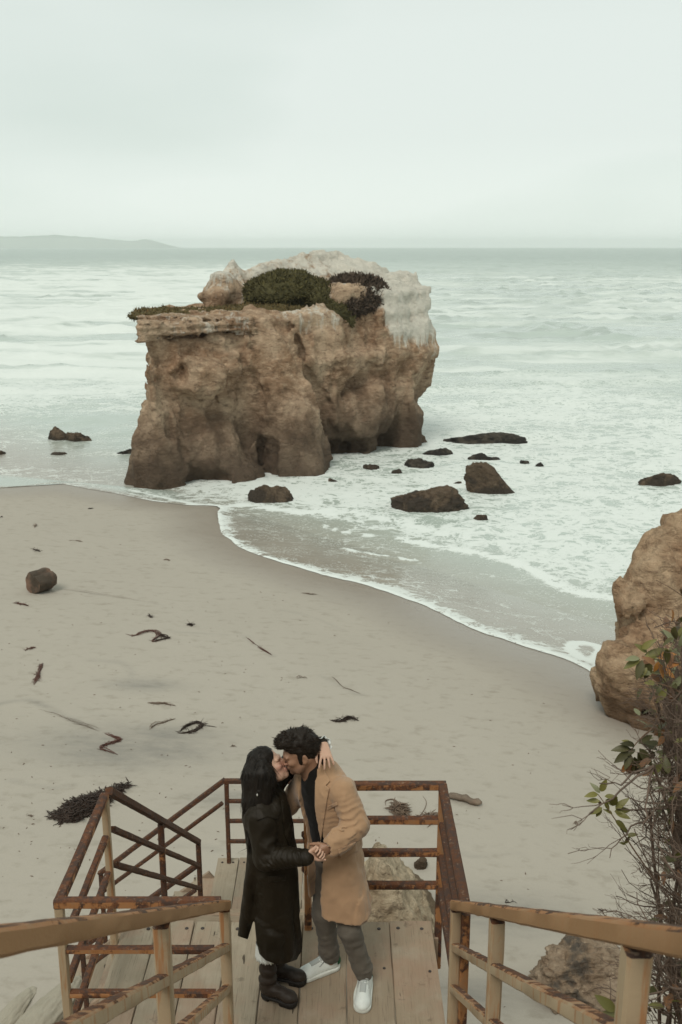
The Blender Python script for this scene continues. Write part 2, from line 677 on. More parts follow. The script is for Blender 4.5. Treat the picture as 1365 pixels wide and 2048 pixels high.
def foam_density(X, Y):
    d = shore_d(X, Y)
    r = np.hypot(X, Y)
    side = X / np.maximum(Y, 1.0)
    f = 0.26 + 0.29 * sstep(3.0, -4.0, d)
    # landward of the bore front the film of water is nearly clear
    i = np.clip(np.searchsorted(BORE[:, 0], X), 0, len(BORE) - 1)
    yb = np.interp(X, BORE[:, 0], BORE[:, 1])
    clear = sstep(0.8, -0.6, Y - yb) * sstep(-6.0, -4.0, X)
    f = f * (1 - clear) + 0.27 * clear
    # the milky sheet on the far side of the stack's foot
    lf = sstep(-5.5, -8.0, X) * sstep(70, 55, r)
    f = f * (1 - lf) + 0.34 * lf
    far = sstep(52, 85, r)
    right = sstep(-0.05, 0.10, side)
    # surf zone to the left stays white farther out than on the right
    fr = 0.60 * (1 - right) + 0.42 * right
    f = f * (1 - far) + fr * far
    out = sstep(300, 620, r * (1 + 0.15 * right))
    f = f * (1 - out) + (0.30 * (1 - right) + 0.16 * right) * out
    f = f * (1 - sstep(600, 1200, r) * 0.7)
    near = r < 75
    Xn, Yn = X[near], Y[near]
    add = np.zeros(Xn.shape)
    for l, w, s in FOAM_LINES:
        add = np.maximum(add, s * np.exp(-(seg_dist(Xn, Yn, l) / w) ** 2))
    fn = f[near]
    f[near] = np.maximum(fn, np.minimum(0.95, fn * 0.6 + add))
    return f

def grid_faces(nr, nc):
    i, j = np.meshgrid(np.arange(nr - 1), np.arange(nc - 1), indexing='ij')
    i, j = i.ravel(), j.ravel()
    return np.stack([i * nc + j, i * nc + j + 1, (i + 1) * nc + j + 1, (i + 1) * nc + j], 1)

# --- sand
m = Mat('beach_sand', 0.9, 0.2)
P = m.pos()
n1 = m.noise(P, 0.35, 5, 0.55)
n2 = m.noise(m.map(P, (1, 1.6, 1)), 3.2, 6, 0.6)
n3 = m.noise(P, 90, 3, 0.7)
stain = m.attr('stain')
dry = m.mix(n1, (0.415, 0.377, 0.318), (0.462, 0.422, 0.360))
dry = m.mix(m.math('MULTIPLY', m.smooth(n2, 0.50, 0.78), 0.55), dry, (0.265, 0.235, 0.185))
dry = m.mix(m.math('MULTIPLY', n3, 0.35), dry, (0.16, 0.135, 0.105))
dry = m.mix(m.math('MULTIPLY', stain, m.noise(m.map(P, (1, 2.4, 1), (0, 0, 0.4)), 2.5, 5, 0.65)), dry, (0.17, 0.165, 0.150))
wet = m.attr('wet')
wn = m.math('ADD', wet, m.math('MULTIPLY', m.math('SUBTRACT', m.noise(P, 0.8, 4), 0.5), 0.35), clamp=True)
wn = m.math('MULTIPLY', m.math('MULTIPLY', wn, m.smooth(wet, 0.0, 0.35)), 0.80)
col = m.mix(wn, dry, (0.255, 0.218, 0.180))
b1 = m.bump(n2, 0.25, 0.05)
b2 = m.bump(m.noise(P, 38, 4, 0.7), 0.35, 0.008, b1)
m.out(col, m.math('SUBTRACT', 0.92, m.math('MULTIPLY', wn, 0.82)), b2, m.math('ADD', 0.15, m.math('MULTIPLY', wn, 0.40)))
M_SAND = m.m

ys = np.concatenate([np.arange(-6, 6, 0.5), np.arange(6, 30, 0.075), np.arange(30, 48, 0.14), np.arange(48, 75, 0.8)])
xs = np.concatenate([np.arange(-60, -16, 0.8), np.arange(-16, -8, 0.16), np.arange(-8, 7, 0.075), np.arange(7, 14, 0.2), np.arange(14, 50, 1.2)])
YY, XX = np.meshgrid(ys, xs, indexing='ij')
ZZ = sand_z(XX, YY)
ED = EDGE[::10]
near = (YY > 12) & (YY < 52) & (XX > -22) & (XX < 12)
de = np.full(XX.shape, 50.0)
de[near] = seg_dist(XX[near], YY[near], ED)
wet = sstep(3.2, 0.1, de) * (0.75 + 0.25 * sstep(-6, 2, XX))
stain = np.zeros(XX.shape)
for px, py, w in [(250, 1490, 1.2), (300, 1500, 0.9), (230, 1512, 0.8), (330, 1470, 0.7), (290, 1370, 0.5), (480, 1600, 0.5), (960, 1985, 0.5), (1000, 1830, 0.8)]:
    p = on_sand(px, py)
    stain = np.maximum(stain, np.exp(-(((XX - p.x) / (w * 1.3)) ** 2 + ((YY - p.y) / (w * .6)) ** 2)))
for l_, w_, s_ in [([(104, 1172), (180, 1186), (250, 1196), (330, 1211)], 0.05, 0.25), ([(-20, 1412), (60, 1402), (130, 1434), (210, 1466), (270, 1484)], 0.08, 0.9), ([(-20, 1488), (100, 1476), (200, 1470), (345, 1452)], 0.06, 0.7),
                   ([(640, 1350), (690, 1378), (722, 1390)], 0.05, 0.6), ([(470, 1262), (510, 1290), (548, 1312)], 0.05, 0.6), ([(330, 1262), (420, 1268), (500, 1272)], 0.04, 0.5), ([(180, 1320), (255, 1330), (262, 1380)], 0.09, 0.5),
                   ([(880, 1700), (960, 1712), (1040, 1706)], 0.05, 0.5), ([(560, 1220), (620, 1232), (690, 1262)], 0.05, 0.45), ([(20, 1560), (90, 1575), (150, 1570)], 0.06, 0.5), ([(300, 1700), (380, 1690), (440, 1700)], 0.06, 0.5)]:
    ln_ = spline([on_sand(*p) for p in l_], 16)
    q_ = near & (YY < 32)
    wv_ = 0.6 + 0.8 * fbm(np.stack([XX[q_] * 2.2, YY[q_] * 2.2, XX[q_] * 0], -1), 3, 19)
    stain[q_] = np.maximum(stain[q_], s_ * np.clip(wv_, 0, 1) * np.exp(-(seg_dist(XX[q_], YY[q_], ln_) / w_) ** 2))
# shallow scoops the tide left round the stones and a faint old swash line
old = spline([on_sand(*p) for p in [(-60, 1400), (60, 1405), (150, 1425), (260, 1465), (420, 1475), (560, 1490), (700, 1545)]], 40)
do = np.full(XX.shape, 9.0)
do[near] = seg_dist(XX[near], YY[near], old)
ZZ = ZZ + 0.012 * np.exp(-(do / 0.25) ** 2)
sand = np_mesh('beach', np.stack([XX.ravel(), YY.ravel(), ZZ.ravel()], 1), grid_faces(len(ys), len(xs)), M_SAND,
               attrs={'wet': wet.ravel(), 'stain': stain.ravel()})
tag(sand, 'greenish grey sand sloping down to the water', kind='structure')

# --- water
def water_mat(name, film):
    m = Mat(name, 0.2, 0.5)
    P = m.pos()
    f = m.attr('foam')
    depth = m.attr('depth')
    s = m.sep(P)
    rr = m.math('SQRT', m.math('ADD', m.math('MULTIPLY', s[0], s[0]), m.math('MULTIPLY', s[1], s[1])))
    # domain warp, so that foam curls
    wv = m.noise(P, 0.55, 3, 0.5, out='Color')
    Pw = m.vadd(P, m.vscale(m.vadd(wv, (-0.5, -0.5, -0.5)), 1.6))
    wv2 = m.noise(P, 3.1, 3, 0.5, out='Color')
    Pw2 = m.vadd(Pw, m.vscale(m.vadd(wv2, (-0.5, -0.5, -0.5)), 0.32))
    flat = m.map(Pw2, (1.0, 1.25, 0.2))
    l1 = m.math('SUBTRACT', 1.0, m.smooth(m.voro(flat, 0.8, 'DISTANCE_TO_EDGE'), 0.0, 0.42))
    l2 = m.math('SUBTRACT', 1.0, m.smooth(m.voro(flat, 2.3, 'DISTANCE_TO_EDGE'), 0.0, 0.40))
    l3 = m.math('SUBTRACT', 1.0, m.smooth(m.voro(flat, 7.5, 'DISTANCE_TO_EDGE'), 0.0, 0.35))
    big = m.noise(m.map(Pw, (1, 1.4, 0.2)), 0.42, 8, 0.62)
    fine = m.noise(m.map(Pw2, (1, 1.2, 0.2)), 5.0, 6, 0.7)
    lace = m.math('ADD', m.math('ADD', m.math('MULTIPLY', l1, 0.12), m.math('MULTIPLY', l2, 0.15)), m.math('MULTIPLY', l3, 0.10))
    strk = m.noise(m.map(Pw2, (0.75, 2.5, 0.2), (0, 0, 0.12)), 1.5, 9, 0.70)
    nearc = m.math('ADD', lace, m.math('ADD', m.math('MULTIPLY', big, 0.24), m.math('ADD', m.math('MULTIPLY', fine, 0.12), m.math('MULTIPLY', strk, 0.34))))
    # far off only long streaks along the crests read
    st = m.noise(m.map(Pw, (0.030, 0.16, 0.1)), 1.0, 7, 0.62, 0.6)
    st2 = m.noise(m.map(P, (0.0065, 0.05, 0.02)), 1.0, 6, 0.6, 0.4)
    farc = m.math('ADD', m.math('MULTIPLY', st, 0.62), m.math('MULTIPLY', st2, 0.38))
    fb = m.smooth(rr, 48.0, 95.0)
    comb = m.math('ADD', m.math('MULTIPLY', nearc, m.math('SUBTRACT', 1.0, fb)), m.math('MULTIPLY', farc, fb))
    th = m.math('SUBTRACT', m.math('SUBTRACT', 0.85, m.math('MULTIPLY', fb, 0.12)), m.math('MULTIPLY', f, 0.50))
    patch = m.noise(m.map(Pw, (0.10, 0.22, 0.1)), 1.0, 3, 0.55)
    patch = m.math('MULTIPLY', m.math('SUBTRACT', patch, 0.5), m.math('SUBTRACT', 0.42, m.math('MULTIPLY', fb, 0.12)))
    th = m.math('ADD', th, m.math('MULTIPLY', patch, m.smooth(f, 1.0, 0.6)))
    wd = m.math('ADD', 0.065, m.math('MULTIPLY', fb, 0.02))
    mask = m.smooth(comb, m.math('SUBTRACT', th, wd), m.math('ADD', th, wd))
    mask = m.math('MULTIPLY', mask, m.math('MINIMUM', 1.0, m.math('ADD', 0.62, m.math('MULTIPLY', f, 0.55))))
    # bubbles scattered over the film
    bub = m.voro(m.map(Pw2, (1, 1.5, 1)), 11.0)
    bub = m.math('MULTIPLY', m.math('SUBTRACT', 1.0, m.smooth(bub, 0.16, 0.42)), m.smooth(m.noise(m.map(P, (1, 1.6, 1)), 1.1, 6, 0.7), 0.40, 0.60))
    bub = m.math('MULTIPLY', bub, m.math('SUBTRACT', 1.0, m.smooth(rr, 34.0, 60.0)))
    mask = m.math('MAXIMUM', mask, m.math('MULTIPLY', bub, 0.70))
    deep = m.mix(m.smooth(rr, 250.0, 900.0), (0.415, 0.480, 0.430), (0.27, 0.335, 0.295))
    shallow = m.mix(m.noise(m.map(Pw, (0.5, 1.0, 1)), 0.7, 4), (0.285, 0.255, 0.212), (0.395, 0.375, 0.325))
    wc = m.mix(depth, shallow, deep)
    milk = m.noise(m.map(Pw, (0.35, 0.8, 0.2)), 1.0, 5, 0.6)
    wc = m.mix(m.math('MULTIPLY', m.math('MULTIPLY', milk, 0.75), m.math('MULTIPLY', depth, f)), wc, (0.50, 0.55, 0.50))
    col = m.mix(mask, wc, (0.71, 0.745, 0.71))
    h = m.math('ADD', m.math('MULTIPLY', mask, 0.6), m.math('MULTIPLY', m.noise(m.map(P, (1, 1.5, 1)), 2.2, 5, 0.6), 0.8))
    b = m.bump(h, 0.35, 0.06)
    rough = m.math('ADD', m.math('ADD', 0.14, m.math('MULTIPLY', mask, 0.6)), m.math('MULTIPLY', m.smooth(rr, 60, 500), 0.18))
    m.out(col, rough, b, m.math('SUBTRACT', 0.5, m.math('MULTIPLY', mask, 0.3)))
    m.b.inputs['IOR'].default_value = 1.33
    return m.m
M_WATER = water_mat('sea_water', False)

def wave_z(X, Y):
    r = np.hypot(X, Y)
    a = fbm(np.stack([X * 0.045 + 0.02 * Y, Y * 0.17 - 0.03 * X, X * 0], -1), 3, 21)
    crest = np.maximum(0, 1 - np.abs(a) * 3.2) ** 2
    amp = 0.06 + 1.05 * sstep(42, 120, r)
    z = amp * (0.55 * crest + 0.35 * a)
    z = z + 0.16 * sstep(28, 60, r) * fbm(np.stack([X * 0.35, Y * 0.6, X * 0], -1), 3, 9)
    z = z + 0.03 * sstep(24, 36, r) * fbm(np.stack([X * 1.4, Y * 2.0, X * 0], -1), 2, 4)
    return z * sstep(1.0, -4.0, shore_d(X, Y)) + 0.5 * sstep(260, 500, r) * a

nr, nc = 560, 720
rr = 14.0 * (7000 / 14.0) ** (np.linspace(0, 1, nr))
aa = np.linspace(math.radians(-47), math.radians(47), nc)
R_, A_ = np.meshgrid(rr, aa, indexing='ij')
SX, SY = R_ * np.sin(A_), R_ * np.cos(A_)
SZ = wave_z(SX, SY)
sea = np_mesh('sea', np.stack([SX.ravel(), SY.ravel(), SZ.ravel()], 1), grid_faces(nr, nc), M_WATER,
              attrs={'foam': foam_density(SX.ravel(), SY.ravel()), 'depth': sstep(2.5, -5.0, shore_d(SX, SY)).ravel()})
tag(sea, 'pale green sea with lacy surf and streaks of foam', kind='structure')

# the thin sheet of the last wave running up the sand
off = np.concatenate([np.arange(0, 0.5, 0.035), np.arange(0.5, 3, 0.09), np.arange(3, 15, 0.22)])
O_, I_ = np.meshgrid(off, np.arange(len(EDGE)), indexing='ij')
WX = EDGE[I_, 0] - NL[0] * O_
WY = EDGE[I_, 1] - NL[1] * O_
lip = 0.022 * np.exp(-((O_ - 0.12) / 0.12) ** 2)
WZ = sand_z(WX, WY) + 0.004 + 0.014 * sstep(0, 0.25, O_) + lip
fo = foam_density(WX.ravel(), WY.ravel()).reshape(WX.shape)
wob = 0.10 + 0.16 * (0.5 + 0.5 * fbm(np.stack([EDGE[I_, 0] * .5, EDGE[I_, 1] * .5, WX * 0], -1), 3, 12))
lf = sstep(-5.0, -7.0, WX)
brk = np.clip(0.62 + 0.9 * fbm(np.stack([WX * 1.1, WY * 1.1, WX * 0], -1), 3, 31), 0.25, 1)
fo = np.maximum(fo, (0.95 - 0.5 * lf) * brk * np.exp(-((O_ - wob * 0.45) / (wob * 0.6)) ** 2))
fo = np.maximum(fo, 0.66 * np.exp(-(O_ / 0.75) ** 2) * (1 - lf))
for l, w, s in FOAM_LINES[:3]:
    WZ += 0.05 * np.exp(-(seg_dist(WX.ravel(), WY.ravel(), l).reshape(WX.shape) / (w * 1.2)) ** 2)
swash = np_mesh('swash_water', np.stack([WX.ravel(), WY.ravel(), WZ.ravel()], 1), grid_faces(len(off), len(EDGE)), M_WATER,
                attrs={'foam': fo.ravel(), 'depth': np.maximum(sstep(2.5, -5.0, shore_d(WX, WY)), 0.75 * lf * sstep(0.0, 1.2, O_)).ravel()})
tag(swash, 'thin sheet of water with a foam edge running up the sand', kind='structure')

# --- the far headland
m = Mat('hazed_headland', 0.95, 0.1)
m.out(m.mix(m.noise(m.pos(), 0.02, 5), (0.33, 0.38, 0.35), (0.40, 0.44, 0.41)))  # part of the haze is put into this pale colour
prof = [(-900, 462), (-500, 466), (-250, 463), (0, 468), (80, 470), (150, 466), (200, 469), (240, 474), (285, 478), (318, 475), (335, 480), (346, 487), (352, 493.2)]
HD = 5600.0
cols = np.linspace(-900, 352, 260)
tops = np.interp(cols, [p[0] for p in prof], [p[1] for p in prof])
V = []
for i, (c_, tp) in enumerate(zip(cols, tops)):
    x = (c_ - 682.5) / FPX * HD / CP
    h = (493.2 - tp) / FPX * HD * 0.90
    h = max(0, h + (2.0 * float(vnoise(np.array([[c_ * 0.09, 0, 0]]), 4)[0]) + 2.2 * float(vnoise(np.array([[c_ * 0.031, 5, 0]]), 4)[0])) * min(1, h / 12))
    for k, (dy, fz) in enumerate([(-160, -0.05), (-140, 0.35), (-60, 0.75), (0, 1.0), (160, 0.9), (500, 0.4), (700, -0.05)]):
        V.append((x + 0.03 * dy, HD + dy + 25 * math.sin(c_ * .05), h * fz if fz > 0 else -2))
hl = np_mesh('headland_hill', np.array(V), grid_faces(260, 7), m.m)
tag(hl, 'long low headland fading in the haze on the horizon', kind='structure')

# --- the bluff the stairs come down
m = Mat('bluff_earth', 0.95, 0.1)
P = m.pos()
c1 = m.mix(m.noise(P, 1.2, 7, 0.6), (0.15, 0.105, 0.065), (0.27, 0.20, 0.13))
m.out(c1, None, m.bump(m.noise(P, 6, 6, 0.65), 0.8, 0.1))
bx = np.linspace(-14, 14, 150)
by = np.linspace(-6, 5.0, 80)
BX, BY = np.meshgrid(bx, by, indexing='xy')
hz = 7.6 - np.maximum(BY + 0.9, 0) * 1.22 - 0.15 * BY * (BY < -1)
spur = 9.4 - 0.94 * BY - 0.5
k = sstep(1.15, 1.7, BX) * sstep(4.9, 4.2, BY) * sstep(0.5, 2.0, BY)
hz = np.maximum(hz, hz * (1 - k) + spur * k)
hz = hz + 0.12 * fbm(np.stack([BX * 1.5, BY * 1.5, BX * 0], -1), 4, 2)
bl = np_mesh('bluff_terrain', np.stack([BX.ravel(), BY.ravel(), hz.ravel()], 1), grid_faces(80, 150), m.m)
tag(bl, 'sandy bluff under the stairs', kind='structure')

# --- the sea air
hb = MB()
hb.box((0, 3300, 22.5), 12000, 8400, 55)
hz_ = hb.build('haze', None)
hm = bpy.data.materials.new('sea_haze')
hm.use_nodes = True
hm.node_tree.nodes.clear()
ho = hm.node_tree.nodes.new('ShaderNodeOutputMaterial')
hv = hm.node_tree.nodes.new('ShaderNodeVolumePrincipled')
hv.inputs['Color'].default_value = (0.97, 1.0, 0.985, 1)
hv.inputs['Density'].default_value = 0.00019
hv.inputs['Anisotropy'].default_value = 0.2
hm.node_tree.links.new(hv.outputs[0], ho.inputs['Volume'])
hz_.data.materials.append(hm)
tag(hz_, 'pale sea haze', kind='stuff')
# ---------------------------------------------------------------- rocks
def rock_mat(name, base_lo, base_hi, dark, white=None, z_wet=(0.6, 2.6), scale=1.0, white_amt=None):
    m = Mat(name, 0.92, 0.15)
    P = m.pos()
    s = m.sep(P)
    ns = m.sep(m.nrm())
    n1 = m.noise(P, 0.55 * scale, 8, 0.6, 0.4)
    n2 = m.noise(m.map(P, (1, 1, 2.2)), 2.6 * scale, 9, 0.70, 0.25)
    n3 = m.noise(P, 11.0 * scale, 6, 0.7)
    cr_ = m.math('SUBTRACT', 1.0, m.smooth(m.math('ABSOLUTE', m.math('SUBTRACT', m.noise(m.map(P, (1, 1, 1.3), (0.3, 0.5, 0.2)), 0.9 * scale, 6, 0.62, 0.3), 0.5)), 0.0, 0.022))
    c = m.mix(m.smooth(n1, 0.35, 0.65), base_lo, base_hi)
    c = m.mix(m.math('MULTIPLY', m.smooth(n2, 0.50, 0.68), 0.7), c, tuple(0.42 * x for x in base_lo))
    c = m.mix(m.math('MULTIPLY', m.smooth(n2, 0.50, 0.32), 0.55), c, tuple(min(1, 1.45 * x) for x in base_hi))
    c = m.mix(m.math('MULTIPLY', m.smooth(n3, 0.52, 0.8), 0.7), c, tuple(0.45 * x for x in base_lo))
    c = m.mix(m.math('MULTIPLY', cr_, 0.18), c, tuple(0.35 * x for x in base_lo))
    if z_wet:
        zz = m.math('ADD', s[2], m.math('MULTIPLY', m.math('SUBTRACT', n1, 0.5), 5.5))
        w = m.math('SUBTRACT', 1.0, m.smooth(zz, z_wet[0], z_wet[1]))
        c = m.mix(m.math('MULTIPLY', w, 0.92), c, m.mix(n2, dark, tuple(1.9 * x for x in dark)))
    if white:
        wa = m.attr('white')
        wm = m.smooth(m.math('ADD', wa, m.math('MULTIPLY', m.math('SUBTRACT', m.noise(m.map(P, (1.9, 1.9, 0.36)), 1.5, 8, 0.72), 0.5), 2.3)), 0.40, 0.85)
        wm = m.math('MULTIPLY', wm, m.smooth(wa, 0.02, 0.2))
        c = m.mix(m.math('MULTIPLY', wm, 0.9), c, m.mix(n3, (0.52, 0.48, 0.40), (0.78, 0.76, 0.68)))
    hgt = m.math('ADD', m.math('MULTIPLY', n2, 1.0), m.math('ADD', m.math('MULTIPLY', n3, 0.35), m.math('MULTIPLY', cr_, -0.12)))
    m.out(c, 0.9, m.bump(hgt, 0.95, 0.20 / scale))
    return m.m

M_STACK = rock_mat('ochre_sea_rock', (0.290, 0.178, 0.106), (0.490, 0.360, 0.248), (0.060, 0.043, 0.031), True, (0.3, 4.4))
M_OUTCROP = rock_mat('ochre_outcrop_rock', (0.310, 0.186, 0.108), (0.480, 0.345, 0.225), (0.11, 0.07, 0.042), None, (0.7, 1.9), 1.3)
M_DARKROCK = rock_mat('wet_dark_rock', (0.085, 0.058, 0.038), (0.125, 0.092, 0.064), (0.035, 0.028, 0.022), None, (0.0, 0.6), 1.8)
M_BLACKROCK = rock_mat('black_mussel_rock', (0.038, 0.032, 0.027), (0.075, 0.064, 0.050), (0.02, 0.018, 0.016), None, (0.0, 0.3), 2.5)
M_TANROCK = rock_mat('tan_sandstone', (0.36, 0.26, 0.165), (0.50, 0.41, 0.29), (0.12, 0.09, 0.06), None, (1.3, 1.65), 2.2)
M_GREYROCK = rock_mat('grey_lichen_rock', (0.27, 0.19, 0.125), (0.40, 0.31, 0.225), (0.07, 0.06, 0.05), None, (0.9, 1.3), 2.4)

M_PALESLAB = Mat('pale_smooth_sandstone', 0.9, 0.15)
_m = M_PALESLAB
_n = _m.noise(_m.pos(), 3.0, 7, 0.6)
M_PALESLAB = _m.out(_m.mix(_n, (0.27, 0.235, 0.18), (0.42, 0.385, 0.31)), 0.9, _m.bump(_m.noise(_m.pos(), 18, 6, 0.65), 0.4, 0.02))

# --- the sea stack: an eroded fin of rock, in its own axes u (along the face), w (into it), z
RO = np.array((-8.3, 38.4))
RE = np.array((0.776, 0.631))
RN = np.array((-0.631, 0.776))
def stack_to_world(V):
    X = RO[0] + V[:, 0] * RE[0] + V[:, 1] * RN[0]
    Y = RO[1] + V[:, 0] * RE[1] + V[:, 1] * RN[1]
    return np.stack([X, Y, V[:, 2]], 1)

x = Vox((-1.6, -3.0, -0.9), (18.2, 8.6, 10.0), 0.085, 0.7)
x.box((3.9, 2.6, 2.2), (3.3, 2.6, 3.75), None, 0.35)                       # lower shelf block
x.box((9.7, 3.5, 2.3), (4.3, 3.4, 4.1), None, 0.5, k=0.4)
x.box((13.6, 3.6, 3.0), (2.9, 3.4, 4.6), None, 0.5, k=0.5)
x.ell((11.4, 3.9, 6.3), (3.3, 2.7, 2.35), k=0.5)                           # back hump
x.box((14.6, 3.9, 6.5), (1.9, 2.6, 1.55), None, 0.7, k=0.6)
x.ell((9.5, 3.9, 6.9), (1.3, 1.8, 1.3), k=0.4)
x.ell((13.2, 4.4, 7.3), (3.0, 2.2, 1.45), k=0.5)
x.ell((7.05, 4.0, 7.65), (0.55, 0.6, 0.62), k=0.15)                        # knob like a head
x.ell((7.9, 4.6, 7.5), (0.7, 0.8, 0.85), k=0.2)
x.ell((6.55, 3.7, 7.2), (0.40, 0.5, 0.32), k=0.15)
x.cone((7.5, 4.0, 5.5), (7.35, 4.0, 7.0), 0.8, 0.5, k=0.2)
x.half((1.28, 0, 0), (-1, 0.56, 0))
x.half((1.30, 0, 4.6), (-1, 0.56, 0.05))
x.cone((2.05, 0.9, 2.4), (1.65, 0.9, -1.0), 0.75, 1.35, k=0.6)                 # foot
x.cone((4.2, 0.6, 1.6), (4.6, -0.1, -1.0), 1.1, 1.5, k=0.4)
x.ell((2.9, -0.05, 4.35), (1.25, 0.75, 0.95), k=0.25)                      # bulging nose on the face
x.cone((6.6, 0.6, 5.9), (7.4, -0.5, 2.2), 0.75, 1.15, k=0.35)              # buttress
x.cone((7.4, -0.5, 2.2), (7.6, -0.9, -1.0), 1.1, 1.35, k=0.3)
x.ell((9.3, 0.15, 5.3), (1.6, 0.55, 1.3), k=0.35)
x.ell((10.4, 0.05, 4.0), (1.3, 0.5, 0.9), k=0.3)
x.ell((12.2, 0.2, 2.0), (1.9, 0.75, 1.15), k=0.4)
x.ell((13.4, 0.1, 5.2), (1.1, 0.5, 1.6), k=0.4)
x.ell((15.2, 0.5, 4.6), (1.1, 0.9, 1.8), k=0.5)
x.ell((14.7, 0.35, 1.2), (0.9, 0.7, 1.8), k=0.4)
# clefts and hollows
x.cone((5.25, -0.22, 5.9), (5.5, -0.36, 1.6), 0.36, 0.55, k=0.10, op='cut')
x.cone((7.5, -0.1, 6.6), (8.8, -0.34, 3.6), 0.26, 0.42, k=0.10, op='cut')
x.cone((8.8, -0.34, 3.6), (9.4, -0.45, 1.2), 0.42, 0.58, k=0.10, op='cut')
x.ell((11.6, -0.35, 3.45), (1.1, 0.75, 0.6), k=0.2, op='cut')
x.cone((11.2, -0.3, 3.3), (9.7, -0.4, 2.2), 0.3, 0.35, k=0.2, op='cut')
x.cone((11.9, -0.3, 4.2), (12.6, -0.3, 6.2), 0.16, 0.2, k=0.2, op='cut')
x.ell((10.9, -0.35, 0.3), (1.7, 1.6, 0.8), k=0.25, op='cut')
x.ell((13.5, -0.3, 0.45), (0.55, 1.1, 0.8), k=0.25, op='cut')
x.ell((2.9, -0.9, 0.15), (1.25, 1.0, 0.7), k=0.3, op='cut')
x.ell((3.0, -0.80, 3.05), (1.2, 0.75, 0.42), k=0.15, op='cut')
x.ell((2.25, -0.5, 4.6), (0.25, 0.4, 0.4), k=0.15, op='cut')
x.ell((17.0, 1.2, 1.2), (1.35, 3.6, 1.7), k=0.5, op='cut')                 # undercut end
x.cone((13.0, -0.1, 6.9), (13.2, -0.15, 4.2), 0.12, 0.22, k=0.2, op='cut')
idx, P = x.band(1.3)
n = 0.40 * ridged(P * np.array((0.45, 0.45, 0.34), np.float32), 5, 11, 0.55)
n += 0.17 * fbm(P * np.array((1.15, 1.15, 0.7), np.float32), 5, 40, 0.55)
n += 0.05 * np.sin(P[:, 2] * 7 + 2.5 * fbm(P * 0.6, 2, 3)) * sstep(3.0, 6.2, P[:, 2])
n += 0.10 * ridged(P * np.array((1.3, 1.3, 0.38), np.float32), 3, 71, 0.5)
dg = np.stack([P[:, 0] * 0.75 + P[:, 2] * 0.42, P[:, 1], P[:, 2] * 0.22], -1)
n += 0.24 * ridged(dg, 4, 88, 0.5)
x.F[idx] -= (n - 0.06).astype(np.float32)
# the thin hard slab capping the low shelf
slab = Vox((-1.0, -2.0, 5.2), (7.5, 7.0, 7.8), 0.075, 0.5)
slab.box((3.4, 1.9, 6.24), (3.3, 2.1, 0.30), None, 0.12)
slab.box((4.8, 2.6, 6.42), (2.0, 2.4, 0.2), None, 0.1, k=0.1)
slab.half((0.75, 0, 0), (-1, 0.52, 0))
slab.half((5.9, 0, 0), (1, -0.2, 0))
idx, P = slab.band(0.7)
q = 0.30 * fbm(P * np.array((0.9, 0.9, 0.35), np.float32), 4, 5, 0.6) + 0.05 * np.sin(P[:, 2] * 26 + 3 * fbm(P * 0.9, 2, 8)) + 0.14 * fbm(P * 3.4, 3, 9, 0.6) + 0.07 * fbm(P * 8, 2, 19)
slab.F[idx] -= q.astype(np.float32)
V, Q = largest(*x.mesh())
wh = 1.15 * sstep(11.8, 13.8, V[:, 0] + 0.35 * (V[:, 2] - 6)) * sstep(3.9, 6.2, V[:, 2])
wh = np.maximum(wh, 0.8 * sstep(7.3, 8.3, V[:, 2]))
wh = np.maximum(wh, 0.55 * sstep(15.2, 16.2, V[:, 0]) * sstep(2.6, 5.0, V[:, 2]))
wh = np.maximum(wh, 0.45 * sstep(6.6, 7.3, V[:, 2]) * sstep(8.6, 6.5, V[:, 0]))
wh = np.maximum(wh, 0.50 * sstep(12, 10, V[:, 0]) * sstep(6.0, 8.0, V[:, 0]) * sstep(5.2, 6.4, V[:, 2]))
stack = thing('sea_stack', 'massive ochre rock standing in the surf with a flat shelf and white streaked top', 'rock', (1.0, 45.0, 0))
np_mesh('rock_body', stack_to_world(V), Q, M_STACK, stack, attrs={'white': wh})
V, Q = largest(*slab.mesh())
o = np_mesh('rock_ledge', stack_to_world(V), Q, M_STACK, stack, attrs={'white': 0.40 + 0 * V[:, 0]})
tag(o, 'thin pale overhanging ledge')

# plants on the stack
def shrub_mat(name, lo, hi, tip=None):
    m = Mat(name, 0.8, 0.2)
    r = m.attr('shade')
    c = m.mix(m.noise(m.pos(), 1.6, 5, 0.65), lo, hi)
    c = m.mix(r, c, tuple(1.7 * v for v in hi))
    if tip: c = m.mix(m.smooth(m.noise(m.pos(), 3.7, 3, 0.6), 0.60, 0.68), c, tip)
    return m.out(c)
M_ICE = shrub_mat('dark_green_mat', (0.042, 0.038, 0.015), (0.090, 0.077, 0.030))
M_MOSS = shrub_mat('rusty_green_mat', (0.055, 0.050, 0.020), (0.120, 0.085, 0.035), (0.17, 0.085, 0.035))
M_BRUSH = shrub_mat('dry_brown_brush', (0.040, 0.028, 0.020), (0.082, 0.058, 0.042))

